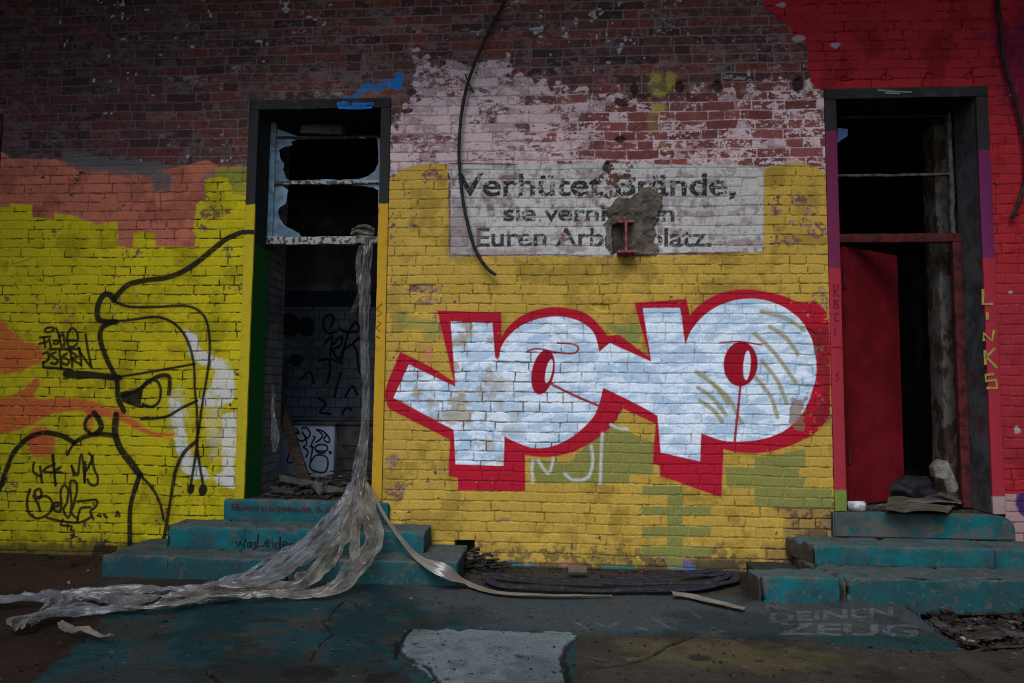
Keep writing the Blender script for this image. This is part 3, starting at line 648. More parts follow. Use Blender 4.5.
# blue paint lapping onto the left lintel
def wall_strokes(name, L, wd, Y, m, parent, **k):
    bm = bmesh.new()
    for pts in L:
        q = catmull(pts, 6) if len(pts) > 2 else np.array(pts, float)
        ribbon_flat(bm, [V(P(x, y, Y)) for x, y in q], wd, (0, -1, 0))
    return bm_obj(name, bm, m, parent, **k)
M_blue = mat('blue_spray', BLUE, .6, (.01, .08, .25), 20)
wall_strokes('paint_mark', [[(337, 104), (345, 103), (350, 105)], [(352, 104), (362, 104.5), (374, 104)], [(338, 107), (360, 107.5), (372, 106.5)]], .030, -.0245, M_blue, SL, label='blue spray on the left lintel')
M_dark = mat('dark_paint', (.02, .02, .02), .7)
wall_strokes('paint_mark', [[(878, 90), (895, 91.5), (912, 92)], [(885, 93), (900, 93.5)]], .012, -.0245, mat('pale_spray', (.22, .21, .22), .7), SR)
M_links = mat('yellow_green_paint', (.34, .25, .06), .7, (.25, .19, .05), 30)
LK = [[(983, 289), (983, 304), (993, 304)], [(987, 312), (987.5, 320)], [(984, 341), (983.5, 333), (992, 341), (994, 330)], [(985, 350), (985.5, 365)], [(995, 348), (986.5, 357), (997, 368)], [(994, 374), (985.5, 375), (986, 381), (996, 380), (997, 388), (986.5, 388)]]
for grp, lb_ in ((LK[0:1], 'letter L'), (LK[1:2], 'letter I'), (LK[2:3], 'letter N'), (LK[3:5], 'letter K'), (LK[5:6], 'letter S')):
    bm = bmesh.new()
    for pts in grp: ribbon_flat(bm, [V(P(x, y, -.0185)) for x, y in pts], .021, (0, -1, 0))
    bm_obj('painted_letter', bm, M_links, SR, label='yellow %s painted down the right post' % lb_)
M_rbc = mat('faint_red_paint', (.20, .012, .03), .7)
RB = [[(834, 296), (834, 284), (838, 286), (837, 290), (834, 291), (839, 296)], [(834, 300), (834, 308), (839, 307), (838, 304), (835, 303.5), (838, 301), (834, 300)], [(839, 313), (835, 314), (835, 320), (839, 321)], [(835, 328), (835, 334)], [(832, 347), (842, 347)], [(839, 372), (836, 374), (839, 378), (836, 381)]]
for pts in RB:
    bm = bmesh.new(); ribbon_flat(bm, [V(P(x, y, -.0185)) for x, y in pts], .010, (0, -1, 0))
    bm_obj('painted_letter', bm, M_rbc, SR, label='faint dark letter on the left post of the right doorway')
bm = bmesh.new()
for pts in ([(382, 303), (376, 309), (382, 313), (377, 316)], [(377, 321), (381, 323), (376, 328), (380, 331)], [(376, 336), (380, 338)]): ribbon_flat(bm, [V(P(x, y, -.0185)) for x, y in pts], .006, (0, -1, 0))
bm_obj('scribble', bm, mat('brown_marker', (.12, .06, .02), .7), SL)
# line of the black face drawing crossing the left post
bm = bmesh.new(); ribbon_flat(bm, [V(P(x, y, -.0185)) for x, y in ((243, 232.5), (248, 231.5), (254, 232))], .034, (0, -1, 0)); bm_obj('paint_mark', bm, M_dark, SL)

# wall core behind the brick skin, rooms
M_core = mat('old_masonry', (.16, .09, .075), .9, (.09, .06, .05), 8, bump=.004)
for nm_, b_ in (('masonry', (-6.3, LX0, .075, .30, -.2, ZT)), ('masonry', (LX1, RX0, .075, .30, -.2, ZT)), ('masonry', (RX1, 4.7, .075, .30, -.2, ZT)), ('masonry', (-6.3, 4.7, .075, .30, ZT, 5.1))):
    box(nm_, *b_, M_core, wall)
box('threshold_slab', LX0, LX1, .03, .30, .2, .468, M_conc, wall); box('threshold_slab', RX0, RX1, .03, .30, .2, .462, M_conc, wall)
box('upper_storey', -6.3, 4.7, .0, 6.0, 5.1, 8.5, M_core, wall)
M_plast = mat('sooty_plaster', (.10, .095, .09), .9, (.05, .045, .04), 3, bump=.004, c3=(.17, .16, .15), s3=1.6, l3=.56, h3=.62)
def tile_mat(name, c, grout, sx, sz, var=.2, ax='XZ'):
    m = bpy.data.materials.new(name); m.use_nodes = True; N = m.node_tree.nodes; L = m.node_tree.links; b = N['Principled BSDF']; b.inputs['Roughness'].default_value = .45
    g = N.new('ShaderNodeNewGeometry'); s = N.new('ShaderNodeSeparateXYZ'); cb_ = N.new('ShaderNodeCombineXYZ'); L.new(g.outputs['Position'], s.inputs[0])
    L.new(s.outputs[ax[0]], cb_.inputs['X']); L.new(s.outputs[ax[1]], cb_.inputs['Y'])
    t = N.new('ShaderNodeTexBrick'); t.inputs['Scale'].default_value = 1.0; t.inputs['Brick Width'].default_value = sx; t.inputs['Row Height'].default_value = sz; t.inputs['Mortar Size'].default_value = .006
    t.inputs['Color1'].default_value = (*c, 1); t.inputs['Color2'].default_value = (*[q*(1-var) for q in c], 1); t.inputs['Mortar'].default_value = (*grout, 1)
    L.new(cb_.outputs[0], t.inputs['Vector'])
    n = N.new('ShaderNodeTexNoise'); n.inputs['Scale'].default_value = 1.4; n.inputs['Detail'].default_value = 8; n.inputs['Roughness'].default_value = .7; L.new(g.outputs['Position'], n.inputs['Vector'])
    mr = N.new('ShaderNodeMapRange'); mr.inputs[1].default_value = .45; mr.inputs[2].default_value = .65; mr.inputs[4].default_value = .75; L.new(n.outputs['Fac'], mr.inputs[0])
    mx = N.new('ShaderNodeMix'); mx.data_type = 'RGBA'; L.new(mr.outputs[0], mx.inputs[0]); L.new(t.outputs['Color'], mx.inputs[6]); mx.inputs[7].default_value = (.03, .028, .028, 1)
    L.new(mx.outputs[2], b.inputs['Base Color'])
    bp = N.new('ShaderNodeBump'); bp.inputs['Distance'].default_value = .003; L.new(t.outputs['Fac'], bp.inputs['Height']); bp.invert = True; L.new(bp.outputs[0], b.inputs['Normal'])
    return m
M_tile = tile_mat('glazed_tiles', (.20, .23, .31), (.04, .04, .045), .15, .115)
M_wb = tile_mat('white_brick', (.24, .24, .235), (.06, .055, .05), .26, .0776, .3, 'YZ')
YB = 2.6
zt_ = zat(300, 307, YB); zb2 = zat(300, 291, YB)
M_floor = mat('dusty_floor', (.10, .09, .08), .95, (.05, .045, .04), 5, bump=.004)
box('room_wall', -4.2, .2, YB, YB+.2, .4, zt_, M_tile, wall, label='tiled back wall inside the left doorway')
box('wall_band', -4.2, .2, YB+.002, YB+.2, zt_, zb2, mat('navy_band', (.02, .03, .07), .6), wall)
box('room_wall', -4.2, .2, YB+.002, YB+.2, zb2, 4.0, M_plast, wall)
box('room_wall', -4.4, -4.2, .3, YB, .4, 4.0, M_plast, wall); box('room_wall', .0, .2, .3, YB, .4, 4.0, M_plast, wall)
box('room_floor', -4.4, .2, .3, YB, .25, .462, M_floor, wall); box('room_ceiling', -4.4, .2, .3, YB, 4.0, 4.2, M_plast, wall)
box('pier', -3.0, -2.53, .302, .74, .462, 3.98, M_wb, wall, label='white painted brick pier behind the left doorway')
box('room_wall', 1.0, 4.6, 4.5, 4.7, .4, 4.0, M_plast, wall); box('room_wall', .8, 1.0, .3, 4.5, .4, 4.0, M_plast, wall); box('room_wall', 4.4, 4.6, .3, 4.5, .4, 4.0, M_plast, wall)
box('room_floor', .8, 4.6, .3, 4.5, .25, .458, M_floor, wall); box('room_ceiling', .8, 4.6, .3, 4.5, 4.0, 4.2, M_plast, wall)
# tags on the tiled wall
tg = [[(338, 331), (327, 333), (323, 322), (328, 315), (334, 318), (330, 328)], [(325, 344), (332, 336), (330, 356)], [(333, 345), (341, 336), (341, 345), (333, 350), (340, 358), (349, 330)], [(338, 327), (346, 332), (364, 331)], [(341, 362), (344, 350), (352, 345), (357, 352), (359, 370), (364, 379)], [(318, 361), (330, 359), (343, 364)], [(329, 360), (330, 370), (327, 384)], [(334, 398), (341, 372)], [(342, 415), (346, 408), (352, 410)], [(350, 330), (356, 322), (360, 335), (352, 344)], [(318, 398), (326, 404), (320, 412), (332, 414)], [(300, 380), (310, 372), (314, 384)], [(345, 398), (352, 386), (358, 396)], [(356, 340), (364, 341), (366, 360)]]
wall_strokes('graffiti_tag', tg, .030, YB-.004, M_dark, wall, label='looping black tag on the tiles inside the left doorway')
for cx_, cy_, rx_, ry_ in ((290, 325, 10, 13), (306, 327, 9, 10), (296, 360, 8, 6)):
    bm = bmesh.new(); bm.faces.new([bm.verts.new(V(P(cx_+rx_*math.cos(t)*random.uniform(.85, 1.1), cy_+ry_*math.sin(t)*random.uniform(.85, 1.1), YB-.003-cx_*1e-5))) for t in np.linspace(0, 6.28, 20, endpoint=False)])
    bm_obj('soot_stain', bm, M_dark, wall)

# ---- broken transom window, left
def transom(name, loc, lb):
    t = empty(name, loc); t.parent = wall; tag(t, lb); return t
M_bluew = mat('pale_blue_paint', (.17, .29, .37), .6, (.10, .16, .20), 12, .45, .6, .002, 80, c3=(.30, .34, .34), s3=14, l3=.58, h3=.62)
M_pane = mat('grimy_pane', (.15, .25, .33), .35, (.06, .10, .14), 8, .4, .6, spec=.5)
M_ragged = mat('peeled_frame_paint', (.34, .36, .35), .7, (.06, .05, .045), 22, .48, .55, .003, 60)
TW = transom('transom_window', (0, 0, 0), 'broken window over the left doorway with jagged pale blue panes')
YT = .245
def px_box(name, x0, y0, x1, y1, Y, dep, m, parent, rough=.003, **k):
    a = P(x0, (y0+y1)/2, Y); b = P(x1, (y0+y1)/2, Y); t = P((x0+x1)/2, y0, Y); q = P((x0+x1)/2, y1, Y)
    return box(name, a[0], b[0], Y, Y+dep, q[2], t[2], m, parent, bevel=.003, rough=rough, cuts=.04, **k)
px_box('frame', 268, 122, 274, 243, YT, .05, M_bluew, TW)
px_box('frame', 379.5, 120, 383, 240, YT, .05, M_bluew, TW)
px_box('glazing_bar', 274, 180.5, 380, 184, YT, .04, M_ragged, TW, rough=.006)
px_box('transom_rail', 266, 236.5, 384, 244, YT-.02, .07, M_ragged, TW, rough=.006)
px_box('glazing_bar', 274, 136, 380, 139, YT+.02, .05, M_conc, TW, rough=.01)
def pane(name, outer, holep, Y, m, parent, thick=.005):
    bm = bmesh.new(); ed = []; rj = random.Random(len(holep)); hp = []
    for i in range(len(holep)):
        a_, b_ = holep[i], holep[(i+1) % len(holep)]; L0 = math.hypot(b_[0]-a_[0], b_[1]-a_[1]); k_ = max(1, int(L0/2.6)); hp.append(a_)
        for q_ in range(1, k_): t_ = q_/k_; hp.append((a_[0]+(b_[0]-a_[0])*t_+rj.uniform(-.5, .5), a_[1]+(b_[1]-a_[1])*t_+rj.uniform(-.6, .6)))
    for L_ in (outer, hp):
        vs = [bm.verts.new(V(P(x, y, Y))) for x, y in L_]; ed += [bm.edges.new((vs[i], vs[(i+1) % len(vs)])) for i in range(len(vs))]
    bmesh.ops.triangle_fill(bm, use_beauty=True, use_dissolve=False, edges=ed)
    r = bmesh.ops.extrude_face_region(bm, geom=bm.faces[:]); bmesh.ops.translate(bm, verts=[v for v in r['geom'] if isinstance(v, bmesh.types.BMVert)], vec=(0, thick, 0))
    bmesh.ops.recalc_face_normals(bm, faces=bm.faces)
    return bm_obj(name, bm, m, parent)
pane('broken_pane', [(273, 127), (298, 136.5), (380, 137), (380, 181), (273, 182)], [(279, 150), (284, 147), (293, 145), (291, 142), (297, 139.5), (303, 138.4), (330, 138), (377, 138.2), (378.5, 152), (378.5, 163), (375, 171), (368, 176), (356, 179), (338, 180), (322, 179.2), (300, 180.5), (290, 181), (286, 178), (283, 170), (284, 163), (280, 158)], YT+.02, M_pane, TW)
pane('broken_pane', [(273, 183), (380, 183), (380, 238), (273, 238)], [(281, 184.5), (284, 187), (288, 190), (287, 195), (286, 203), (280, 207), (278, 212), (280, 219), (284, 225), (291, 229), (299, 233), (301, 237), (340, 237.5), (378, 237), (378.5, 190), (373, 187), (360, 185.5), (330, 184.2), (300, 184)], YT+.02, M_pane, TW)
px_box('plaster_fragment', 300, 124, 342, 133, YT+.02, .1, M_plast, TW, rough=.02)
# white/green lower edge of left jamb + rail of the right transom
TR = transom('transom_window', (0, 0, 0), 'empty window frame over the right doorway with a dull red rail')
M_rust = mat('old_red_frame', (.085, .016, .018), .7, (.030, .010, .010), 12, .45, .6, .002)
M_grime = mat('grimy_wood', (.10, .085, .07), .85, (.04, .03, .025), 16, .45, .6, .004)
px_box('transom_rail', 840, 233.5, 964, 242, YT, .06, M_rust, TR)
px_box('glazing_bar', 838, 173.5, 950, 176, YT+.01, .04, M_grime, TR, rough=.005)
px_box('glazing_bar', 838, 115, 948, 117.5, YT+.03, .05, M_conc, TR, rough=.006)
px_box('frame', 949.5, 112, 953.5, 234, YT+.01, .05, M_grime, TR, rough=.006)
bm = bmesh.new(); vs = [bm.verts.new(V(P(x, y, YT))) for x, y in ((837.5, 128), (848, 129), (847.5, 136), (841, 140), (837.5, 143))]
f = bm.faces.new(vs); r = bmesh.ops.extrude_face_region(bm, geom=[f]); bmesh.ops.translate(bm, verts=[v for v in r['geom'] if isinstance(v, bmesh.types.BMVert)], vec=(0, .005, 0))
bm_obj('glass_shard', bm, mat('blue_shard', (.16, .26, .5), .3), TR)
px_box('door_post', 958, 242, 967, 508, YT, .05, M_rust, wall)
# peeling plaster jamb inside the right doorway
M_peel = mat('peeling_plaster', (.075, .070, .064), .9, (.030, .020, .013), 5, .50, .54, .008, 30, c3=(.05, .035, .025), s3=9, l3=.55, h3=.6, stretch=(1, 1, .6))
box('inner_jamb', float(P(940, 300, .42)[0]), 3.5, .42, .62, .46, 3.98, M_peel, wall, rough=.012, cuts=.07, bevel=.004, label='peeling plaster jamb inside the right doorway')
# red door leaf, swung inwards
dh = np.array([P(843.5, 246, .26)[0], .26]); de = np.array([P(897, 256, .66)[0], .66]); dv = (de-dh); dn = np.array([-dv[1], dv[0]])/np.hypot(*dv)
M_door = mat('dull_red_door', (.16, .009, .015), .6, (.10, .006, .010), 3, .4, .6, .001, 40, spec=.08)
bm = bmesh.new(); zl, zh = .475, float(P(843.5, 246, .26)[2])
n_ = dn*.04; q = [dh, de, de+n_, dh+n_]
vb = [bm.verts.new((a[0], a[1], zl)) for a in q]; vt = [bm.verts.new((a[0], a[1], zh)) for a in q]
bm.faces.new(vb[::-1]); bm.faces.new(vt)
for i in range(4): bm.faces.new((vb[i], vb[(i+1) % 4], vt[(i+1) % 4], vt[i]))
door = bm_obj('door', bm, M_door, wall, label='dull red door leaf swung inwards in the right doorway')
for zz in (.8, 2.2):
    bm = bmesh.new(); c_ = V((*(dh-dn*.004), zz)); tube(bm, [c_, c_+Vector((0, 0, .11))], .011, 8)
    bm_obj('hinge', bm, M_rust, door)
# third doorway at the left edge: closed and black
T3 = wall
M_black = mat('black_paint', (.012, .012, .012), .7, (.03, .03, .03), 8)
z3 = zat(2, 104)
box('pilaster', TX0, TX1, -.014, .3, -.05, TZ, M_black, T3, rough=.002, cuts=.15)


# ================================================================== GROUND
ga = axis(-60, -4.75, 3.65, 60, .0062, 1.5); gb = axis(-60, -2.60, .035, .08, .0062, 1.5)
Gc = Canvas(ga, gb, lambda p: G(p[:, 0], p[:, 1])[:, :2])
A2, B2 = Gc.A, Gc.B
dirt = C3((.036, .031, .025))
Gc.col = (dirt*(.65+.7*Gc.n2[..., None])*(.8+.4*Gc.n1[..., None])).astype(np.float32)
hz = (Gc.n2-.5)*.012+(Gc.n1-.5)*.004
def gp(px, c, op=1, rough=.02, soft=.012, n=None): 
    w, cc = Gc.poly(px, rough=rough, soft=soft); Gc.put((w, cc), c, op, peel=n)
    return w, cc
mott = (.30+.70*sstep(un(fbm(A2, B2, .22, 500, 6, .65)), .12, .5))*(1-.6*sstep(un(fbm(A2, B2, .035, 507, 4, .7)), .88, .93)).astype(np.float32)
TEAL = (.010, .036, .042)
gp([(-300, 552), (110, 556), (100, 585), (60, 592), (-300, 592)], (.040, .018, .013), .75, rough=.08, soft=.08)
gp([(-300, 604), (60, 604), (110, 625), (70, 660), (20, 700), (-300, 720)], (.022, .012, .010), .85, rough=.06, soft=.03)
gp([(128, 596), (240, 586), (340, 578), (460, 576), (620, 590), (760, 600), (905, 602), (940, 628), (966, 650), (920, 651), (850, 645), (800, 638), (700, 635), (578, 634), (572, 690), (20, 690), (84, 640)], TEAL, .95, rough=.015, soft=.01, n=mott)
gp([(380, 578), (480, 585), (760, 598), (905, 602), (940, 630), (780, 634), (570, 632), (470, 626), (400, 600)], (.048, .054, .058), .72, rough=.06, soft=.08)
gp([(412, 628), (500, 630), (570, 632), (580, 637), (569, 645), (562, 657), (566, 690), (440, 690), (430, 672), (414, 661), (400, 651), (403, 640)], (.115, .140, .148), .95, rough=.05, soft=.006, n=(.75+.25*mott).astype(np.float32))
gp([(620, 640), (760, 642), (860, 660), (780, 672), (640, 662)], (.085, .072, .030), .5, rough=.08, soft=.08)
gp([(60, 672), (140, 664), (300, 660), (300, 690), (40, 690)], (.022, .022, .022), .75, rough=.06, soft=.03)
for e_, rx_, ry_ in (((310, 672), 26, 9), ((390, 678), 22, 8), ((232, 658), 10, 2), ((60, 655), 8, 2), ((340, 545), 3, 2), ((760, 659), 5, 2), ((827, 671), 5, 2.5), ((700, 657), 10, 3), ((520, 655), 6, 2), ((270, 619), 18, 2), ((105, 605), 4, 1)):
    w, c = Gc.ell(e_, rx_, ry_, rough=.03, soft=.015); Gc.put((w, c), (.018, .015, .013), .85); hz[w] -= c*.008
cracks = [([(238, 618), (262, 620), (290, 621), (318, 622), (328, 619), (335, 610), (346, 600), (356, 604), (362, 609)], 3), ([(325, 622), (330, 630), (333, 634)], 2), ([(335, 632), (320, 645), (310, 660)], 1.6), ([(412, 628), (403, 638), (400, 650), (414, 661), (425, 664), (433, 672), (440, 683)], 3.2), ([(398, 640), (396, 658)], 3),
          ([(578, 636), (569, 644), (563, 656), (566, 670), (570, 690)], 4.5), ([(600, 667), (625, 664), (648, 657), (668, 646), (692, 637)], 3.6), ([(470, 627), (560, 633), (620, 635), (690, 636), (760, 637), (800, 639), (860, 646), (905, 651), (950, 655)], 2.4), ([(560, 653), (580, 656), (602, 661)], 3), ([(930, 655), (960, 668), (975, 683)], 2.2), ([(230, 690), (200, 670), (140, 668)], 2), ([(300, 596), (420, 590), (520, 604)], .8), ([(905, 604), (925, 620), (945, 635), (964, 648)], 3)]
for L_, wd in cracks:
    pts = Gc.pl(catmull(L_, 6)); w = Gc.win(pts, .06); d = wd/150/2-Gc.dline(pts, w)+(Gc.n1[w]-.5)*.030
    c = sstep(d, -.003, .004); Gc.put((w, c), (.010, .009, .008), .92); hz[w] -= c*.014
Gtxt = (.105, .112, .115)
nz_ = (.40+.60*sstep(un(fbm(A2, B2, .025, 520, 4)), .25, .6)).astype(np.float32)
Gc.text("DEINEN", (770, 622), (893, 616), 9.5, Gtxt, .75, bold=.02, peel=nz_)
Gc.text("ZEUG", (778, 634), (918, 636), 12, Gtxt, .85, bold=.02, peel=nz_)
Gc.text("NE", (766, 610), (790, 608), 7, Gtxt, .6, bold=.02, peel=nz_)
for L_ in ([(577, 622), (586, 628)], [(595, 622), (602, 625), (610, 626), (616, 623)], [(653, 618), (662, 623), (672, 629)], [(712, 627), (722, 631)], [(636, 627), (646, 629)], [(692, 612), (700, 618)]):
    w, c = Gc.line(L_, 3, soft=.012); Gc.put((w, c), Gtxt, .6, peel=nz_)
# dirt drift along the wall foot
gp([(462, 566), (742, 566), (744, 590), (700, 596), (560, 592), (470, 590)], (.035, .030, .026), .8, rough=.05, soft=.05)
# trench at the right with rubble
w, c = Gc.poly([(903, 598), (960, 598), (1300, 600), (1300, 652), (1024, 649), (968, 649), (940, 629)], rough=.02, soft=.02)
hz[w] -= c*(.11+.05*Gc.n1[w]); Gc.put((w, c), (.020, .016, .014), .92)
w, c = Gc.poly([(735, 575), (765, 575), (760, 600), (740, 605)], rough=.04, soft=.05); Gc.put((w, c), (.015, .013, .012), .7)
spk = un(vnoise(A2, B2, .018, 530)*.6+vnoise(A2, B2, .05, 531)*.4)
Gc.col = lerp(Gc.col, C3((.013, .012, .011)), (spk > .965)*.8).astype(np.float32); Gc.col = lerp(Gc.col, C3((.10, .095, .088)), (spk < .022)*.6).astype(np.float32)
Gc.col = (Gc.col*(1-.35*sstep(un(fbm(A2, B2, .45, 533, 6, .65)), .55, .95))[..., None]).astype(np.float32)
Zg = hz+(Gc.n3-.5)*.0035
Zg = Zg-(np.abs(A2) > 8)*.0-.002
M_ground = canvas_mat('painted_concrete_ground', .78, 120, .0015, .6, 1.35)
grid_mesh('ground', A2, B2, Zg, Gc.col, np.ones((A2.shape[0]-1, A2.shape[1]-1), bool), M_ground, None, smooth=True, kind='structure')

# ================================================================== STEPS
def teal_mat(name, c=(.008, .115, .135), c2=(.010, .065, .075)):
    m = bpy.data.materials.new(name); m.use_nodes = True; N = m.node_tree.nodes; L = m.node_tree.links; b = N['Principled BSDF']; b.inputs['Roughness'].default_value = .7; b.inputs['Specular IOR Level'].default_value = .08
    g = N.new('ShaderNodeNewGeometry')
    def nz(sc, lo, hi, mx_=1.):
        n = N.new('ShaderNodeTexNoise'); n.inputs['Scale'].default_value = sc; n.inputs['Detail'].default_value = 8; n.inputs['Roughness'].default_value = .68; L.new(g.outputs['Position'], n.inputs['Vector'])
        r = N.new('ShaderNodeMapRange'); r.inputs[1].default_value = lo; r.inputs[2].default_value = hi; r.inputs[4].default_value = mx_; L.new(n.outputs['Fac'], r.inputs[0]); return n, r
    def mix(f, a, bb):
        x = N.new('ShaderNodeMix'); x.data_type = 'RGBA'; L.new(f, x.inputs[0])
        for i, q in ((6, a), (7, bb)):
            if isinstance(q, tuple): x.inputs[i].default_value = (*q, 1)
            else: L.new(q, x.inputs[i])
        return x.outputs[2]
    n1_, r1 = nz(5, .4, .65); cur = mix(r1.outputs[0], c, c2)
    # walked-on dust lies on upward faces
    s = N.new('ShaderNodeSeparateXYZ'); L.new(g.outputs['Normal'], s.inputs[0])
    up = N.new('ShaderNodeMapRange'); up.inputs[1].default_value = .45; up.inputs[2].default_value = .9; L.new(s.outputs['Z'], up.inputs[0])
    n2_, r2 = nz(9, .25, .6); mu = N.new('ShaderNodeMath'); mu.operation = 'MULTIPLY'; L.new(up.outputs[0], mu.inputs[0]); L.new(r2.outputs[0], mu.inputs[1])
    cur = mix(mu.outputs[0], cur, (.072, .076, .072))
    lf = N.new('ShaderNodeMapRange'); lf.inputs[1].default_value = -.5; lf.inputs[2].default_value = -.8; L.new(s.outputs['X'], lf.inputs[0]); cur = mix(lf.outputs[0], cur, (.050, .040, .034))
    n5_, r5 = nz(11, .30, .70, .30); ad = N.new('ShaderNodeMath'); ad.operation = 'ADD'; L.new(g.outputs['Pointiness'], ad.inputs[0]); L.new(r5.outputs[0], ad.inputs[1])
    pr = N.new('ShaderNodeMapRange'); pr.inputs[1].default_value = .70; pr.inputs[2].default_value = .74; pr.inputs[4].default_value = .85; L.new(ad.outputs[0], pr.inputs[0]); cur = mix(pr.outputs[0], cur, (.085, .078, .068))
    # splash dirt near the joints with the ground and treads, patchy
    n6_, r6 = nz(3.2, .48, .66, .75); cur = mix(r6.outputs[0], cur, (.028, .050, .052))
    n7_, r7 = nz(13, .55, .62, .6); cur = mix(r7.outputs[0], cur, (.040, .052, .050))
    n3_, r3 = nz(24, .60, .64, .8); cur = mix(r3.outputs[0], cur, (.095, .088, .078))
    n4_, r4 = nz(60, .64, .68, .8); cur = mix(r4.outputs[0], cur, (.02, .025, .025))
    L.new(cur, b.inputs['Base Color'])
    bp = N.new('ShaderNodeBump'); bp.inputs['Distance'].default_value = .004; L.new(n4_.outputs['Fac'], bp.inputs['Height']); L.new(bp.outputs[0], b.inputs['Normal'])
    return m
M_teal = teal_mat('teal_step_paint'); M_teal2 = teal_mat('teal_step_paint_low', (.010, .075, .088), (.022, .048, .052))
def prism(name, quad, z0, z1, m, parent, bevel=.012, rough=.007, cuts=.032, seed=0, **k):
    """block with a four-cornered plan, worn edges"""
    bm = bmesh.new(); lo = [bm.verts.new((x, y, z0)) for x, y in quad]; hi = [bm.verts.new((x, y, z1)) for x, y in quad]
    bm.faces.new(lo[::-1]); bm.faces.new(hi)
    for i in range(len(quad)): bm.faces.new((lo[i], lo[(i+1) % len(quad)], hi[(i+1) % len(quad)], hi[i]))
    bmesh.ops.recalc_face_normals(bm, faces=bm.faces)
    xs_ = [q[0] for q in quad]; ys_ = [q[1] for q in quad]
    for ax, (a, b) in enumerate(((min(xs_), max(xs_)), (min(ys_), max(ys_)), (z0, z1))):
        n = max(1, int((b-a)/cuts)); no = [0, 0, 0]; no[ax] = 1
        for i in range(1, n):
            co = [0, 0, 0]; co[ax] = a+(b-a)*i/n
            bmesh.ops.bisect_plane(bm, geom=bm.verts[:]+bm.edges[:]+bm.faces[:], plane_co=co, plane_no=no)
    bm.normal_update()
    ed = [e for e in bm.edges if len(e.link_faces) == 2 and e.calc_face_angle(0) > .5]
    bmesh.ops.bevel(bm, geom=ed, offset=bevel, segments=2, affect='EDGES', profile=.6)
    from mathutils import noise
    for v in bm.verts:
        v.co += Vector(noise.noise_vector(v.co*6+Vector((seed*3.3, 0, 0))))*rough+Vector(noise.noise_vector(v.co*25+Vector((seed, 5, 2))))*rough*.7
        chip = noise.noise(v.co*14+Vector((seed*7.7, 3, 1)))
        if chip > .28 and (abs(v.co.z-z1) < .02): v.co.z -= (chip-.28)*.10; v.co.y += (chip-.28)*.06
    return bm_obj(name, bm, m, parent, smooth=True, **k)
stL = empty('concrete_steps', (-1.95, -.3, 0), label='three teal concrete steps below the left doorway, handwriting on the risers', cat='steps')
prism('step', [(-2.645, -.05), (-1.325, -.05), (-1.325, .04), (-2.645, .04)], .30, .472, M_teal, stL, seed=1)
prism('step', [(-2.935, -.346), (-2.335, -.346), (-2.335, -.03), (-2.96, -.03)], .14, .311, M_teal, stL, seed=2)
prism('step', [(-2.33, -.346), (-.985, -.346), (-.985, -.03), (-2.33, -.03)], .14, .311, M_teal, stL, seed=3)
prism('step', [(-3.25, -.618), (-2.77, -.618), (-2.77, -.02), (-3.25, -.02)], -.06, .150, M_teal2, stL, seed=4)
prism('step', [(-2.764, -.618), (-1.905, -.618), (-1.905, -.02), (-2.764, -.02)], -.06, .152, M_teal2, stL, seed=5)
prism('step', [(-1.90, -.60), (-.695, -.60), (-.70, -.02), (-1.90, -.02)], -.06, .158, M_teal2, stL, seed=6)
M_ink = mat('black_marker', (.015, .015, .02), .6); M_inkr = mat('red_brown_marker', (.09, .02, .03), .6)
def plane_text(name, body, pa, pb, hpx, Y, m, parent, **k):
    cu_ = bpy.data.curves.new('t', 'FONT'); cu_.body = body; cu_.offset = .004; o = bpy.data.objects.new('t', cu_); COL.objects.link(o)
    me = bpy.data.meshes.new_from_object(o.evaluated_get(bpy.context.evaluated_depsgraph_get())); bpy.data.objects.remove(o); bpy.data.curves.remove(cu_)
    xs_ = [v.co.x for v in me.vertices]; x0, x1 = min(xs_), max(xs_)
    for v in me.vertices:
        t = (v.co.x-x0)/(x1-x0); wv = .6*math.sin(t*31)+.4*math.sin(t*77)
        v.co = V(P(pa[0]+t*(pb[0]-pa[0])+v.co.y*1.2, pa[1]+t*(pb[1]-pa[1])-v.co.y/.72*hpx*(1+.12*math.sin(t*55))+wv*.5, Y))
    me.update()
    return link(name, me, m, parent, **k)
plane_text('handwriting', "Eifersucht ist ne Leidenschaft, die mit", (231, 509.5), (334, 513), 6.2, -.0585, M_inkr, stL, label='small handwritten line on the top riser')
hw = [[(235.5, 540), (238, 546), (240, 541), (242.5, 546), (246, 538.5)], [(251, 542.5), (248, 542.5), (247.5, 546.5), (250, 546), (251, 542), (251.5, 547)], [(256, 542), (253.5, 543.5), (256, 546.5), (254, 549.5), (252.5, 548)], [(258, 534), (257, 547), (264, 545.5)], [(265, 543.5), (269, 542.5), (267.5, 540), (265, 542), (266, 546), (269.5, 545.5)], [(272, 541.5), (272.5, 547)], [(272, 538.5), (272.4, 539.2)], [(279, 543), (275.5, 543), (275, 547), (279, 547.3), (280, 536), (280.3, 548)], [(283, 545), (287, 543.5), (285, 541), (282.5, 544), (284, 548), (287, 547.5)], [(289, 543), (289.5, 549)], [(289.5, 544), (293, 543), (293.5, 549)]]
bm = bmesh.new()
for pts in hw:
    q = catmull(pts, 5) if len(pts) > 3 else np.array(pts)
    ribbon_flat(bm, [V(P(x, y, -.3545)) for x, y in q], .0080, (0, -1, 0))
bm_obj('handwriting', bm, M_ink, stL, label='words was Leiden handwritten on the middle riser')
stR = empty('concrete_steps', (2.6, -.3, 0), label='three teal concrete steps below the right doorway, lowest one crumbling', cat='steps')
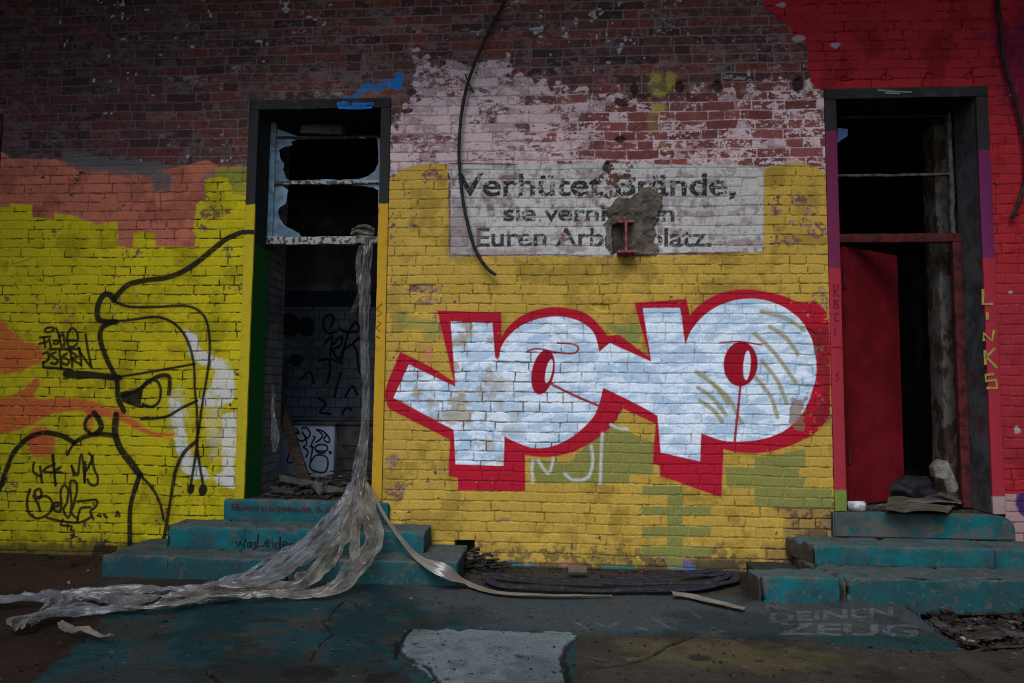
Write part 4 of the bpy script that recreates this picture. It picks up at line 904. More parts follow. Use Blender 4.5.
# top step has a rounded right end
arc = [(3.345-.10+.10*math.cos(t), -.05+.085-.085*math.sin(t)) for t in np.linspace(0, math.pi/2, 5)]
bm = bmesh.new()
prof = [(2.045, .285), (3.345, .285)]+[(3.345-.11+.11*math.cos(t), .462-.11+.11*math.sin(t)) for t in np.linspace(.15, math.pi/2, 7)]+[(2.045, .466)]
fr_ = [bm.verts.new((x, -.05, z)) for x, z in prof]; bk_ = [bm.verts.new((x, .04, z)) for x, z in prof]
bm.faces.new(fr_); bm.faces.new(bk_[::-1])
for i in range(len(prof)): bm.faces.new((fr_[i], bk_[i], bk_[(i+1) % len(prof)], fr_[(i+1) % len(prof)]))
bmesh.ops.recalc_face_normals(bm, faces=bm.faces)
bmesh.ops.bevel(bm, geom=[e for e in bm.edges if e.verts[0].co.y < 0 and e.verts[1].co.y < 0], offset=.010, segments=2, affect='EDGES')
bm_obj('step', bm, M_teal, stR)
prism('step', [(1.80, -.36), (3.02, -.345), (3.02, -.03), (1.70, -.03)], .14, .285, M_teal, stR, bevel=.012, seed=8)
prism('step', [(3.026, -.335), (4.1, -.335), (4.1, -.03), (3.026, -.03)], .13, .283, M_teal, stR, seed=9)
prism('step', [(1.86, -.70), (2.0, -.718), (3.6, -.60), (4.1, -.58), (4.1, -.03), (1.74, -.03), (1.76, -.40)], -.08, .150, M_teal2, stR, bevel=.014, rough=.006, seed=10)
blk = empty('concrete_block', (1.55, -.6, 0), label='loose teal painted concrete block shifted out of line beside the right steps', cat='block')
bz = float(P(800, 577.5, -.777)[2]); bl, br = G(747.5, 569, bz), G(817, 567.5, bz); fl_, fr2 = P(759, 577, -.777), P(840, 578, -.765)
prism('block', [(float(fl_[0]), -.777), (float(fr2[0]), -.765), (float(br[0]), float(br[1])), (float(bl[0]), float(bl[1]))], -.02, bz, M_teal, blk, bevel=.012, seed=12)
box('kerb_stone', 1.40, 1.735, -.50, -.02, -.05, .085, mat('dirty_teal_stone', (.022, .034, .032), .85, (.025, .020, .018), 9, .4, .6, .004, 40), None, bevel=.012, rough=.010, cuts=.06, label='dirty low stone against the wall behind the loose teal block', cat='stone')

# ================================================================== BEAM STUB, CABLES
M_beam = mat('pink_rust_steel', (.30, .075, .075), .7, (.12, .035, .03), 25, .45, .6, .002, 90)
bc = P(625, 237, 0); bm = bmesh.new(); X_ = float(bc[0]); zt1, zb1 = zat(624, 221, -.07), zat(624, 253, -.07)
add_box(bm, X_-.062, X_+.062, -.085, -.01, zt1-.014, zt1); add_box(bm, X_-.066, X_+.075, -.10, -.01, zb1, zb1+.016); add_box(bm, X_-.008, X_+.010, -.083, -.01, zb1+.016, zt1-.014)
bm_obj('steel_beam_stub', bm, M_beam, None, label='rusty pink I-shaped steel beam end sticking out of the mortar patch', cat='steel beam')
M_cab = mat('black_cable', (.014, .013, .013), .55, (.03, .028, .026), 30)
def cable(name, px, Y, r, lb, extra=(), top=None):
    bm = bmesh.new(); q = catmull(px, 8); n = len(q)
    pts = [P(x, y, Y) for x, y in q]
    if top is not None: pts = [np.array(top)]+pts
    tube(bm, [V(p) for p in pts], r, 8, .08)
    for e in extra: tube(bm, [V(P(x, y, Y-.01)) for x, y in e], r*.45, 6)
    return bm_obj(name, bm, M_cab, None, smooth=True, label=lb, cat='cable', group='cables dangling down the wall')
cable('hanging_cable', [(512, -20), (505, 0), (498, 14), (486, 37), (474, 65), (466, 90), (461, 118), (459, 150), (460, 172), (463, 200), (468, 225), (474, 246), (481, 260), (489, 270), (496, 275)], -.055, .0135, 'black cable curving down across the left side of the slogan panel', extra=([(465, 74), (469, 84), (473, 92)], [(492, 17), (497, 19), (500, 21)]))
cable('hanging_cable', [(996, -20), (998, 0), (1001, 30), (1003, 55), (1008, 75), (1014, 95), (1020, 118), (1025, 145), (1026, 170), (1022, 192), (1016, 208), (1011, 218)], -.05, .0125, 'black cable hanging on the red wall at the right edge', extra=([(995, -5), (996, 8), (995, 20)], [(1011, 218), (1014, 213), (1019, 216)]))
bm = bmesh.new(); tube(bm, [V(P(x, y, -.068)) for x, y in ((478.5, 254), (481, 259))], .007, 6)

bm.free()
# ================================================================== PLASTIC SHEETING
def plastic_mat(name, base, alpha, c2):
    m = bpy.data.materials.new(name); m.use_nodes = True; N = m.node_tree.nodes; L = m.node_tree.links; b = N['Principled BSDF']; out_ = N['Material Output']
    b.inputs['Roughness'].default_value = .22; b.inputs['Specular IOR Level'].default_value = .55
    g = N.new('ShaderNodeNewGeometry'); n = N.new('ShaderNodeTexNoise'); n.inputs['Scale'].default_value = 7; n.inputs['Detail'].default_value = 7; L.new(g.outputs['Position'], n.inputs['Vector'])
    r = N.new('ShaderNodeMapRange'); r.inputs[1].default_value = .38; r.inputs[2].default_value = .62; L.new(n.outputs['Fac'], r.inputs[0])
    x = N.new('ShaderNodeMix'); x.data_type = 'RGBA'; L.new(r.outputs[0], x.inputs[0]); x.inputs[6].default_value = (*base, 1); x.inputs[7].default_value = (*c2, 1); L.new(x.outputs[2], b.inputs['Base Color'])
    n2 = N.new('ShaderNodeTexNoise'); n2.inputs['Scale'].default_value = 38; n2.inputs['Detail'].default_value = 4; L.new(g.outputs['Position'], n2.inputs['Vector'])
    bp = N.new('ShaderNodeBump'); bp.inputs['Distance'].default_value = .0016; L.new(n2.outputs['Fac'], bp.inputs['Height']); L.new(bp.outputs[0], b.inputs['Normal'])
    tr = N.new('ShaderNodeBsdfTransparent'); ms = N.new('ShaderNodeMixShader')
    lw = N.new('ShaderNodeLayerWeight'); lw.inputs['Blend'].default_value = .35; L.new(bp.outputs[0], lw.inputs['Normal'])
    n3 = N.new('ShaderNodeTexNoise'); n3.inputs['Scale'].default_value = 11; n3.inputs['Detail'].default_value = 6; L.new(g.outputs['Position'], n3.inputs['Vector'])
    m3 = N.new('ShaderNodeMath'); m3.operation = 'MULTIPLY_ADD'; L.new(n3.outputs['Fac'], m3.inputs[0]); m3.inputs[1].default_value = .9; m3.inputs[2].default_value = alpha-.45
    m4 = N.new('ShaderNodeMath'); m4.operation = 'ADD'; L.new(m3.outputs[0], m4.inputs[0]); L.new(lw.outputs['Facing'], m4.inputs[1])
    m5 = N.new('ShaderNodeMapRange'); m5.inputs[1].default_value = 0; m5.inputs[2].default_value = 1; m5.inputs[3].default_value = 1; m5.inputs[4].default_value = 0; L.new(m4.outputs[0], m5.inputs[0]); L.new(m5.outputs[0], ms.inputs[0])
    L.new(b.outputs[0], ms.inputs[1]); L.new(tr.outputs[0], ms.inputs[2]); L.new(ms.outputs[0], out_.inputs['Surface'])
    return m
M_pls = plastic_mat('clear_grey_plastic', (.21, .19, .16), .40, (.09, .078, .064))
M_plb = plastic_mat('bluish_plastic', (.17, .175, .19), .38, (.10, .095, .095))
M_plw = plastic_mat('pale_beige_strap', (.17, .155, .13), .93, (.11, .10, .085))
def sheet(name, path, widths, m, parent, pleats=3, amp=.03, seed=0, N_=90, Mx=30, twist=0.0, wscale=1.0, crink=.8, flat=True, **k):
    from mathutils import noise as mnz
    """crumpled film: path = [(point3, normal3)], normals say which way the film faces"""
    p = np.array([a for a, b in path], float); nn = np.array([b for a, b in path], float); wd = np.array(widths, float)[:, None]
    q = catmull(p, 12); nq = catmull(nn, 12); wq = catmull(np.hstack([wd, wd]), 12)[:, 0]*wscale
    r = np.random.default_rng(seed); ph = r.uniform(0, 6.28, 5); bm = bmesh.new(); rows = []
    Lq = np.concatenate([[0], np.cumsum(np.linalg.norm(np.diff(q, axis=0), axis=1))])
    for i in range(len(q)):
        t = q[min(i+1, len(q)-1)]-q[max(i-1, 0)]; t = t/(np.linalg.norm(t)+1e-9); n = nq[i]-t*(nq[i]@t); n = n/(np.linalg.norm(n)+1e-9); a = np.cross(t, n)
        w = max(wq[i], .004); am = min(amp, w*.35); vs = []
        for j in range(Mx+1):
            s = j/Mx-.5; l = Lq[i]
            f_ = .5+.5*math.sin(6.28*pleats*s+ph[0]+1.3*math.sin(l*2.1+ph[1])); g_ = .5+.5*math.sin(6.28*(pleats*2.3)*s+ph[2]+2*math.sin(l*3.7+ph[3]))
            ed = 1+.26*mnz.noise(Vector((l*3.2, seed*3.7, (1 if s > 0 else 7))))+.05*mnz.noise(Vector((l*17, seed*1.7, (1 if s > 0 else 7))))
            cr1 = mnz.noise(Vector((l*2.2, s*w*13+l*1.5, seed*2.1))); cr2 = mnz.noise(Vector((l*9, s*w*34-l*6, seed*5.3)))
            off = am*(f_*.45+.20*g_)+crink*(.040*(1-2.8*abs(cr1))+.014*(1-2.6*abs(cr2)))
            sh = (a*mnz.noise(Vector((l*12, s*8, seed+9)))*.012+t*mnz.noise(Vector((l*11, s*9, seed+4)))*.012)*crink
            vs.append(bm.verts.new(V(q[i]+a*w*s*ed+sh+n*(max(off, -.002)+.005))))
        rows.append(vs)
    for i in range(len(rows)-1):
        for j in range(Mx): bm.faces.new((rows[i][j], rows[i][j+1], rows[i+1][j+1], rows[i+1][j]))
    bmesh.ops.triangulate(bm, faces=bm.faces[:])
    return bm_obj(name, bm, m, parent, smooth=True, **k)
FN = (0, -1, 0); UP = (0, 0, 1); DG = (0, -.75, .65)
def H_(x, y, Y): return (P(x, y, Y), FN)
def S_(x, y, Y): return (P(x, y, Y), DG)
def U_(x, y, z=.012): return (G(x, y, z), UP)
pl = empty('plastic_sheeting', tuple(P(367, 236, .2)), label='torn grey plastic sheeting hanging in the left doorway and trailing over steps and ground', cat='plastic sheeting')
sheet('hanging_strip', [H_(371, 229, .17), H_(369, 245, .15), H_(367, 280, .13), H_(365, 320, .11), H_(366, 360, .10), H_(366, 400, .08), H_(364, 440, .05), H_(360, 478, .0), H_(357, 496, -.06)], [.09, .12, .12, .11, .09, .075, .09, .15, .17], M_plb, pl, 2, .03, 1, wscale=.74)
sheet('hanging_strip', [H_(368, 232, .15), H_(366, 260, .14), H_(363, 290, .12), H_(366, 330, .10), H_(369, 380, .08), H_(368, 430, .04), H_(364, 480, -.02)], [.05, .07, .08, .06, .05, .06, .10], M_pls, pl, 2, .02, 2, wscale=.6)
sheet('torn_strip', [H_(362, 246, .20), H_(359, 262, .2), H_(360, 280, .2), H_(361, 294, .2)], [.04, .07, .05, .02], M_plb, pl, 2, .02, 3)
sheet('knot', [H_(354, 233, .18), H_(360, 231, .15), H_(368, 232, .13), H_(374, 233, .14)], [.10, .13, .15, .10], M_pls, pl, 2, .03, 4, wscale=.75)
sheet('trailing_strip', [H_(360, 480, .0), S_(355, 498, -.10), S_(341, 516, -.22), S_(322, 538, -.40), S_(296, 560, -.64), U_(255, 584, .05), U_(190, 592), U_(120, 596), U_(50, 601), U_(-10, 606)], [.10, .15, .18, .20, .18, .20, .18, .22, .20, .22], M_plb, pl, 2, .03, 5, label='main film strip sweeping left over the steps')
sheet('trailing_strip', [H_(362, 484, -.02), S_(358, 500, -.12), S_(350, 520, -.28), S_(338, 545, -.45), S_(322, 566, -.66), U_(300, 588, .05), U_(250, 592), U_(190, 598), U_(120, 604)], [.10, .13, .16, .15, .16, .18, .14, .12, .08], M_pls, pl, 2, .03, 6)
sheet('trailing_strip', [H_(363, 484, -.04), S_(367, 500, -.14), S_(371, 520, -.30), S_(376, 540, -.46), S_(368, 556, -.62), S_(356, 570, -.74), U_(335, 590, .04), U_(300, 598), U_(240, 601), U_(190, 604)], [.10, .13, .12, .13, .14, .16, .18, .10, .09, .05], M_pls, pl, 2, .03, 7)
sheet('trailing_strip', [H_(360, 490, -.05), S_(359, 510, -.20), S_(356, 535, -.44), S_(355, 552, -.60), S_(358, 564, -.68)], [.06, .08, .07, .08, .06], M_pls, pl, 1, .02, 8)
sheet('trailing_strip', [H_(352, 486, .0), S_(345, 502, -.14), S_(322, 528, -.32), S_(300, 548, -.5), S_(264, 570, -.72), U_(215, 590, .03), U_(150, 598)], [.05, .07, .07, .08, .08, .10, .06], M_plb, pl, 1, .02, 9)
sheet('ground_strip', [U_(150, 606), U_(120, 612), U_(80, 616), U_(45, 622), U_(24, 628), U_(22, 634)], [.05, .12, .16, .14, .16, .10], M_plb, pl, 3, .04, 10)
sheet('ground_strip', [U_(140, 610), U_(110, 604), U_(70, 606), U_(62, 612), U_(40, 616)], [.05, .12, .2, .18, .04], M_plb, pl, 3, .06, 11)
sheet('ground_strip', [U_(240, 598), U_(190, 607), U_(150, 612), U_(110, 612)], [.04, .10, .09, .05], M_pls, pl, 2, .03, 12)
sheet('ground_strip', [U_(60, 628), U_(80, 636), U_(112, 644)], [.03, .06, .03], M_pls, pl, 2, .015, 13)
sheet('strap', [H_(371, 488, -.04), S_(384, 515, -.22), S_(400, 538, -.42), S_(420, 560, -.62), S_(445, 572, -.70), U_(470, 586), U_(500, 594), U_(550, 597), U_(612, 597)], [.02, .025, .03, .05, .09, .085, .07, .05, .02], M_plw, pl, 1, .012, 14, crink=.12, label='narrow pale strap of the sheeting running right along the ground')
sheet('plastic_strip', [U_(672, 595, .03), U_(690, 598), U_(715, 604), U_(744, 611)], [.06, .09, .08, .05], M_plw, None, 1, .015, 15, crink=.15, label='short pale plastic strip lying on the ground before the loose block', cat='plastic strip')
sheet('plastic_rag', [H_(273, 385, .34), H_(274, 410, .33), H_(277, 435, .31), H_(276, 452, .30)], [.02, .03, .07, .02], M_plb, None, 2, .02, 16, label='small torn plastic rag hanging at the green left doorpost', cat='plastic rag')

# ================================================================== FLAT HOSE at the wall foot
M_hose = mat('worn_blue_black_rubber', (.040, .042, .060), .7, (.085, .085, .10), 22, .5, .62, .002, 120)
hose = empty('flat_hose', tuple(G(610, 585)), label='dark flattened rubber hose lying in long loops at the foot of the yellow wall', cat='hose')
def hose_loop(px, w, zz, seed):
    q = catmull(px, 10); pts = [G(x, y, zz) for x, y in q]; bm = bmesh.new(); rows = []
    r = random.Random(seed); ph = r.uniform(0, 6)
    for i, p in enumerate(pts):
        t = pts[min(i+1, len(pts)-1)]-pts[max(i-1, 0)]; t /= np.linalg.norm(t)+1e-9; a = np.cross(t, (0, 0, 1)); a /= np.linalg.norm(a)
        prof_ = [(-.5, 0), (-.42, .35), (-.2, .25), (-.05, .5), (.12, .2), (.3, .5), (.45, .3), (.5, 0)]
        dz_ = .006*math.sin(i*.35+ph)
        rows.append([bm.verts.new(V(p+a*w*u_+np.array((0, 0, dz_+.026*v_)))) for u_, v_ in prof_])
    for i in range(len(rows)-1):
        for j in range(len(rows[0])-1): bm.faces.new((rows[i][j], rows[i][j+1], rows[i+1][j+1], rows[i+1][j]))
    bmesh.ops.solidify(bm, geom=bm.faces[:], thickness=.004)
    return bm_obj('hose_loop', bm, M_hose, hose, smooth=True)
hose_loop([(486, 579), (500, 585), (540, 588), (600, 590), (650, 590), (700, 588), (725, 583), (735, 578), (725, 573), (700, 573)], .075, .030, 1)
hose_loop([(482, 574), (520, 578), (560, 581), (610, 583), (660, 584), (700, 583), (722, 579), (728, 574)], .07, .042, 2)
hose_loop([(600, 578), (640, 578), (690, 576), (720, 574), (712, 571), (680, 573)], .055, .058, 3)
box('wood_scrap', *sorted((float(G(568, 579)[0]), float(G(587, 579)[0]))), -.33, -.26, .04, .075, mat('pale_scrap_wood', (.14, .115, .09), .85), None, bevel=.004, rough=.004, cuts=.03, label='pale wood scrap lying on the flattened hose', cat='wood scrap')

# ================================================================== debris
M_rub = mat('dark_rubble', (.040, .033, .028), .95, (.014, .012, .011), 9, .4, .6, .006, 60, c3=(.10, .09, .082), s3=14, l3=.6, h3=.64)
M_wood = mat('old_board', (.055, .040, .028), .85, (.025, .018, .014), 6, .4, .6, .003, 50, stretch=(1, 1, 8))
M_gwood = mat('grey_board', (.085, .078, .068), .85, (.035, .032, .03), 8, .4, .6, .003, 50)
def rubble(name, n, region, smin, smax, zf, m, lb, seed, sticks=0, cat='rubble', smax_len=.28):
    r = random.Random(seed); bm = bmesh.new()
    for i in range(n):
        x, y, z = region(r); s = r.uniform(smin, smax)**1.0; chunk(bm, (x, y, z+s*.3), s, r.randint(0, 99999), .8)
    for i in range(sticks):
        x, y, z = region(r); L_ = r.uniform(.05, smax_len); a = r.uniform(-.6, .6); d_ = Vector((math.cos(a), math.sin(a), r.uniform(-.1, .25)))*L_
        tube(bm, [Vector((x, y, z+.02)), Vector((x, y, z+.02))+d_], r.uniform(.004, .011), 4)
    return bm_obj(name, bm, m, None, label=lb, cat=cat, kind='stuff')
def reg_door(r):
    x = r.uniform(-2.44, -1.5); y = r.uniform(.08, .95); return x, y, .465+max(0, (y-.1))*.16*r.random()
rubble('rubble', 170, reg_door, .012, .055, 0, M_rub, 'heap of dark rubble and splinters on the floor of the left doorway', 1, sticks=45)
def reg_trench(r):
    p_ = G(r.uniform(925, 1050), r.uniform(604, 645)); return p_[0], p_[1], -.10+r.uniform(0, .05)
rubble('rubble', 190, reg_trench, .012, .05, 0, M_rub, 'broken dark rubble filling the trench before the right steps', 2, sticks=35)
def reg_clump(r):
    x = r.gauss(-.64, .10); y = r.uniform(-.30, -.06); return x, y, max(0, .10-abs(x+.64)*.6)*r.random()*1.5+.0
rubble('twig_litter', 60, reg_clump, .008, .03, 0, M_rub, 'clump of dark twigs and litter between the left steps and the yellow wall', 3, sticks=45, cat='litter', smax_len=.13)
def reg_foot(r):
    x = r.uniform(-.6, 1.25); return x, -.03-abs(r.gauss(0, .07)), .0
rubble('gravel', 260, reg_foot, .004, .015, 0, M_rub, 'crumbs of brick and grit along the foot of the yellow wall', 4)
def reg_all(r):
    p_ = G(r.uniform(0, 1024), r.uniform(580, 683)); return p_[0], p_[1], 0.
rubble('gravel', 520, reg_all, .0025, .010, 0, M_rub, 'loose grit scattered over the painted ground', 5)
def reg_lf(r): return r.uniform(-4.6, -3.25), r.uniform(-.4, -.02), .0
rubble('gravel', 90, reg_lf, .004, .016, 0, M_rub, 'grit on the brown earth below the yellow wall at the left', 6)
def reg_rd(r): return r.uniform(2.2, 3.15), r.uniform(.05, .6), .462
rubble('rubble', 60, reg_rd, .006, .03, 0, M_rub, 'small dark rubble on the floor of the right doorway', 7, sticks=14)
def reg_sl(r):
    k_ = r.randint(0, 1); return (r.uniform(-3.2, -.75), r.uniform(-.6, -.36), .155) if k_ else (r.uniform(-2.9, -1.02), r.uniform(-.33, -.07), .312)
rubble('gravel', 110, reg_sl, .002, .007, 0, M_rub, 'grit lying on the treads of the left steps', 8)

def plank(name, p0, p1, w, t, m, lb, cat='plank', group=None):
    p0, p1 = Vector(p0), Vector(p1); d_ = (p1-p0); L_ = d_.length; d_.normalize(); s = d_.cross(Vector((0, 1, 0))).normalized(); n = s.cross(d_)
    bm = bmesh.new(); rr_ = random.Random(int(w*1e5)+int(p0.x*991)); k_ = 7; rows = []
    for i in range(k_):
        c_ = p0+d_*L_*i/(k_-1); e = (rr_.uniform(-.004, .004), rr_.uniform(-.004, .004)); es = rr_.uniform(-.02, .02) if i in (0, k_-1) else 0
        rows.append([bm.verts.new(c_+s*(a*w/2+e[0])+n*(b*t/2+e[1])+d_*es*a) for a, b in ((-1, -1), (1, -1), (1, 1), (-1, 1))])
    for i in range(k_-1):
        for j in range(4): bm.faces.new((rows[i][j], rows[i][(j+1) % 4], rows[i+1][(j+1) % 4], rows[i+1][j]))
    bm.faces.new(rows[0][::-1]); bm.faces.new(rows[-1]); bmesh.ops.recalc_face_normals(bm, faces=bm.faces)
    return bm_obj(name, bm, m, None, label=lb, cat=cat, group=group)
plank('plank', P(276, 392, .95), P(306, 484, .62), .10, .03, M_wood, 'long dark board leaning diagonally inside the left doorway')
plank('stick', P(366, 283, .24), P(353, 313, .24), .045, .03, M_wood, 'short wooden stick dangling beside the hanging plastic', 'stick')
gb_ = 'broken boards on the left doorway floor'
plank('board', P(272, 489, .10), P(294, 491, .12), .035, .02, M_gwood, 'pale grey board stub at the front left of the doorway rubble', 'board', gb_)
plank('board', P(280, 478, .40), P(322, 486, .30), .05, .02, M_gwood, 'grey board lying across the middle of the doorway rubble', 'board', gb_)
plank('board', P(315, 483, .20), P(322, 494, .10), .05, .02, M_gwood, 'short broken board end tipped towards the threshold', 'board', gb_)
plank('board', P(318, 489, .2), P(344, 491, .15), .05, .02, M_gwood, 'flat grey board right of the broken board end', 'board', gb_)
# graffitied white cabinet and dark chest inside
cab = empty('cabinet', tuple(P(310, 478, 1.5)*np.array([1, 1, 0])+np.array([0, 0, .462])), label='white cabinet scrawled with black line graffiti inside the left doorway', cat='cabinet')
cx0, cx1 = float(P(289, 450, 1.45)[0]), float(P(334, 450, 1.45)[0]); cz1 = float(P(310, 425, 1.45)[2])
M_cab2 = mat('pale_blue_white_enamel', (.25, .31, .40), .5, (.28, .32, .38), 6, .42, .62)
box('body', cx0-.12, cx1, 1.45, 1.95, .462, cz1, M_cab2, cab, bevel=.02); box('worktop', cx0-.14, cx1+.02, 1.43, 1.97, cz1+.001, cz1+.03, M_gwood, cab, bevel=.006)
O6 = lambda L_: [(275+x/6.83, 400+y/6.83) for x, y in L_]
gl = [[(180, 195), (215, 190), (240, 230), (215, 260), (185, 215)], [(205, 240), (215, 300), (195, 320), (225, 350), (210, 395)], [(140, 190), (165, 230), (130, 215)], [(150, 270), (190, 280), (210, 260)], [(280, 200), (330, 215), (370, 260), (365, 290), (335, 275)], [(280, 200), (325, 240), (300, 275), (275, 290)], [(355, 235), (330, 270)], [(258, 250), (272, 255), (250, 300), (255, 340), (240, 420)], [(270, 330), (290, 308), (335, 305), (358, 322), (350, 345), (310, 350), (278, 340), (270, 330)], [(280, 345), (300, 362), (345, 360)], [(275, 380), (245, 420), (240, 460), (270, 485), (320, 495), (350, 480), (362, 430), (350, 390), (310, 375), (275, 380)], [(365, 350), (385, 360), (370, 368)], [(100, 360), (85, 425), (150, 420)], [(120, 350), (100, 370)], [(235, 315), (265, 325)]]
bm = bmesh.new()
for pts in gl:
    q = catmull(O6(pts), 5); ribbon_flat(bm, [V(P(x, y, 1.446)) for x, y in q], .017, (0, -1, 0))
bm_obj('line_graffiti', bm, M_dark, cab)
chest = empty('chest', tuple(P(352, 470, 1.4)*np.array([1, 1, 0])+np.array([0, 0, .462])), label='blackened metal chest standing right of the scrawled cabinet', cat='chest')
dx0, dx1 = float(P(338, 440, 1.4)[0]), -1.15; dz1 = float(P(352, 422, 1.4)[2])
M_chest = mat('blackened_metal', (.02, .02, .022), .5, (.05, .045, .04), 8)
box('body', dx0, dx1, 1.4, 1.9, .462, dz1-.03, M_chest, chest, bevel=.01); box('lid', dx0-.02, dx1+.02, 1.38, 1.92, dz1-.029, dz1, M_chest, chest, bevel=.006)
for i in range(3): box('slat', dx0+.03, dx1-.03, 1.385, 1.399, .56+i*.12, .60+i*.12, M_chest, chest)
# right doorway things
bm = bmesh.new()
pb = [(934, 468), (940, 460), (948, 461), (953, 472), (959, 488), (956, 493), (948, 493), (944, 480), (936, 478)]
v0 = [bm.verts.new(V(P(x, y, .14))) for x, y in pb]; f = bm.faces.new(v0); r = bmesh.ops.extrude_face_region(bm, geom=[f]); bmesh.ops.translate(bm, verts=[v for v in r['geom'] if isinstance(v, bmesh.types.BMVert)], vec=(.01, .10, 0))
bmesh.ops.recalc_face_normals(bm, faces=bm.faces); bmesh.ops.bevel(bm, geom=bm.edges[:], offset=.006, segments=2, affect='EDGES')
bmesh.ops.translate(bm, verts=bm.verts[:], vec=(0, 0, -.0))
bm_obj('stone_lump', bm, mat('pale_stone', (.20, .185, .165), .9, (.09, .08, .07), 14, .4, .6, .008, 50), None, label='pale broken stone leaning on the jamb in the right doorway', cat='stone')
def slab_sheet(name, pts, Y0, zz, m, lb, cat, thick=.012, curl=.02, seed=0):
    r = random.Random(seed); bm = bmesh.new(); n = 14; A0, A1, A2_, A3 = [np.array(G(x, y, z)) for (x, y, z) in pts]; rows = []
    for i in range(n+1):
        rw = []
        for j in range(7):
            u_, v_ = i/n, j/6; p_ = (A0*(1-u_)+A1*u_)*(1-v_)+(A3*(1-u_)+A2_*u_)*v_
            rw.append(bm.verts.new(V(p_+np.array((r.uniform(-.006, .006), r.uniform(-.006, .006), curl*abs(math.sin(u_*4+v_*2+seed))+r.uniform(0, .004))))))
        rows.append(rw)
    for i in range(n):
        for j in range(6): bm.faces.new((rows[i][j], rows[i+1][j], rows[i+1][j+1], rows[i][j+1]))
    bmesh.ops.solidify(bm, geom=bm.faces[:], thickness=thick)
    return bm_obj(name, bm, m, None, label=lb, cat=cat)
M_card = mat('dirty_cardboard', (.18, .165, .12), .85, (.10, .09, .07), 7, .4, .6, .002, 40)
slab_sheet('cardboard_sheet', [(886, 512.5, .49), (948, 514, .49), (962, 497, .50), (888, 499, .50)], 0, 0, M_card, 'dirty crumpled cardboard sheet on the sill of the right doorway', 'cardboard', curl=.02, seed=2)
slab_sheet('cardboard_sheet', [(906, 503, .51), (961, 505, .51), (962, 490, .56), (930, 496, .53)], 0, 0, mat('grey_board_sheet', (.20, .19, .175), .85, (.12, .11, .10), 8), 'greyer smaller cardboard piece lying on top of the crumpled sheet', 'cardboard', curl=.015, seed=5)
pk = P(857, 511, .0); bm = bmesh.new()
can = empty('paint_tin', (float(pk[0]), .02, .468), label='small dented white tin lying at the foot of the red door', cat='tin')
for nm_, x0_, x1_, r0 in (('body', -.055, .060, .036), ('rim', .060, .068, .039)):
    bm = bmesh.new(); rings = []
    for i in range(5):
        t = i/4; rings.append([bm.verts.new((float(pk[0])+x0_+(x1_-x0_)*t, .02+r0*math.cos(a)*(1-.12*math.sin(3*a+t*4)), .468+r0+r0*math.sin(a)*(1-.10*math.sin(2*a+t*3)))) for a in np.linspace(0, 2*math.pi, 16, endpoint=False)])
    for i in range(4):
        for j in range(16): bm.faces.new((rings[i][j], rings[i][(j+1) % 16], rings[i+1][(j+1) % 16], rings[i+1][j]))
    bm.faces.new(rings[0][::-1]); bm.faces.new(rings[-1]); bmesh.ops.recalc_face_normals(bm, faces=bm.faces)
    bm_obj(nm_, bm, mat('white_tin', (.45, .47, .50), .5, (.20, .19, .18), 18, .5, .6) if nm_ == 'body' else M_gwood, can, smooth=True)
bm = bmesh.new(); geo = bmesh.ops.create_icosphere(bm, subdivisions=4, radius=1.)
from mathutils import noise as mn
bp_ = P(921, 485, .45)
for v in bm.verts:
    d_ = 1+.35*mn.noise(v.co*1.7)+.16*mn.noise(v.co*5); v.co = Vector((v.co.x*.21*d_, v.co.y*.16*d_, max(v.co.z, -.6)*.13*d_))+Vector((float(bp_[0]), .62, .462+.08))
bm_obj('refuse_sack', bm, mat('black_plastic', (.008, .008, .010), .6, (.02, .02, .025), 6, bump=.01, bscale=14, spec=.1), None, smooth=True, label='slumped black refuse sack inside the right doorway', cat='sack')
# litter bits on the ground
for i, (x, y, s, c_, lb) in enumerate(((69, 584, .022, (.22, .20, .18), 'pale litter scrap on the brown earth near the left steps'), (88, 571, .012, (.25, .23, .2), 'tiny white crumb below the left yellow wall'), (411, 599, .010, (.4, .4, .38), 'white pebble on the teal ground left of the white patch'), (963, 640, .022, (.26, .25, .23), 'pale pebble at the corner of the rubble trench'), (972, 642, .018, (.24, .23, .21), 'second pale pebble right of the trench corner pebble'), (436, 598, .014, (.03, .03, .03), 'dark chip on the ground below the pale strap'))):
    p_ = G(x, y); bm = bmesh.new(); chunk(bm, (float(p_[0]), float(p_[1]), s*.35), s, 40+i, .7); bm_obj('pebble', bm, mat('pebble_%d' % i, c_, .9), None, label=lb, cat='pebble')
for i, (a_, lb) in enumerate((([(985, 628, -.03), (1012, 636, -.02), (1000, 640, -.03), (960, 640, -.04)], 'flat grey stone slab among the rubble of the trench'), ([(1005, 632, -.02), (1040, 634, -.02), (1040, 640, -.03), (1008, 638, -.03)], 'pale thin slab at the right end of the rubble trench'), ([(935, 618, -.04), (958, 634, -.04), (950, 637, -.05), (930, 622, -.05)], 'narrow dark slab edging the left side of the trench'))):
    slab_sheet('stone_slab', a_, 0, 0, mat('slab_%d' % i, (.11, .10, .095), .9, (.05, .045, .04), 9), lb, 'slab', thick=.02, curl=.006, seed=i)
# debris ledge under right lowest step (crumbled edge)
def reg_edge(r): return r.uniform(2.35, 3.6), -.76-abs(r.gauss(0, .05)), -.09+r.random()*.04
rubble('rubble', 120, reg_edge, .006, .028, 0, M_rub, 'crumbled concrete along the lowest right step', 9)

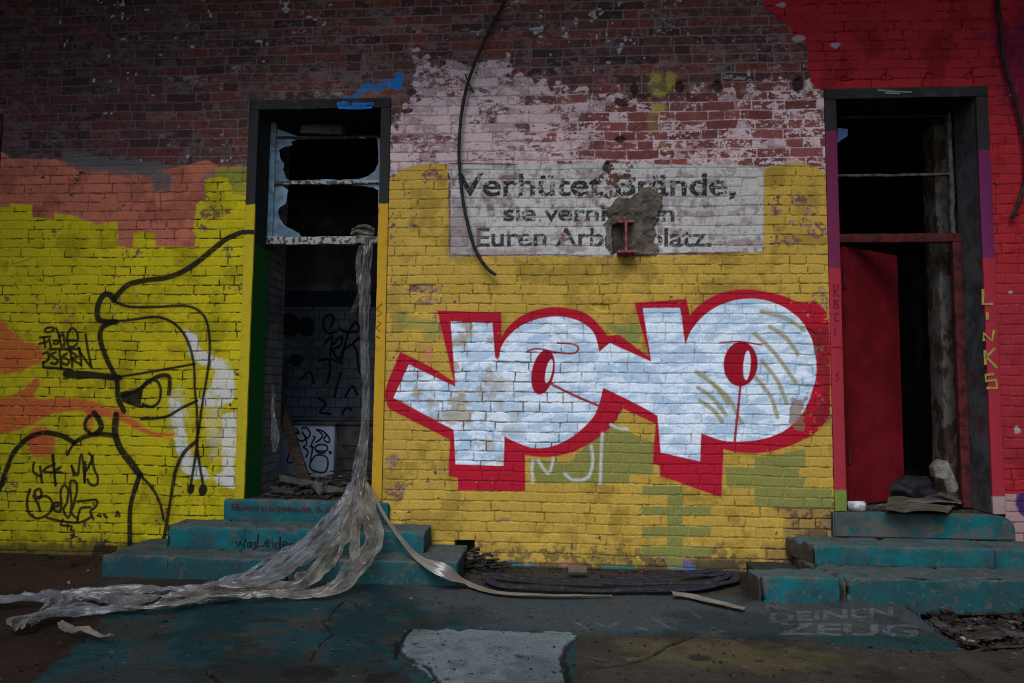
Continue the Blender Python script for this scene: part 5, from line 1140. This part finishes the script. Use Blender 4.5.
# ================================================================== side walls and roof outside the frame, added only to shade the wall
blocker_mat = mat('blocker_brick', (.14, .08, .07), .9, (.08, .05, .045), 6, bump=.004)
tag(box('shade_wall', -5.4, -5.02, -7.5, .3, -.2, 8.5, blocker_mat), 'unseen brick side wall added at left to shade the painted front', 'wall')
tag(box('shade_wall', 3.84, 4.2, -7.5, .3, -.2, 8.5, blocker_mat), 'unseen brick side wall added at right to shade the painted front', 'wall')
can_ = empty('shade_roof', (0, -1, 5.12), label='unseen roof added above the painted wall to shade its top', cat='shade_roof')
box('shade_slab', -5.01, 3.83, -1.5, -.02, 5.14, 5.24, M_conc, can_); 
for x_ in (-4.9, -2.5, 0, 2.5, 3.7): box('shade_bracket', x_, x_+.08, -1.4, -.02, 5.04, 5.139, M_black, can_)

# ================================================================== light
w_ = bpy.data.worlds.new('World'); SC.world = w_; w_.use_nodes = True
N = w_.node_tree.nodes; L = w_.node_tree.links; bg = N['Background']
sky = N.new('ShaderNodeTexSky'); sky.sky_type = 'NISHITA'; sky.sun_disc = False
SUN_EL, SUN_AZ = math.radians(52), math.radians(195)     # azimuth from +Y clockwise
sky.sun_elevation = SUN_EL; sky.sun_rotation = SUN_AZ; sky.air_density = 1.2; sky.dust_density = 1.0; sky.ozone_density = 1.5
L.new(sky.outputs[0], bg.inputs['Color']); bg.inputs['Strength'].default_value = .07
sd = bpy.data.lights.new('sun', 'SUN'); sd.energy = .8; sd.angle = math.radians(35); sd.color = (1, .975, .94)
so = bpy.data.objects.new('sun', sd); COL.objects.link(so)
dirv = Vector((math.sin(SUN_AZ)*math.cos(SUN_EL), math.cos(SUN_AZ)*math.cos(SUN_EL), math.sin(SUN_EL)))
so.rotation_euler = dirv.to_track_quat('Z', 'Y').to_euler()
SC.view_settings.view_transform = 'Standard'; SC.view_settings.look = 'None'; SC.view_settings.gamma = 1.0; SC.view_settings.use_curve_mapping = False
SC.view_settings.exposure = EXPO
SC.render.engine = 'CYCLES'; SC.cycles.pixel_filter_type = 'BLACKMAN_HARRIS'; SC.cycles.filter_width = 1.05; SC.cycles.max_bounces = 6; SC.cycles.transparent_max_bounces = 12
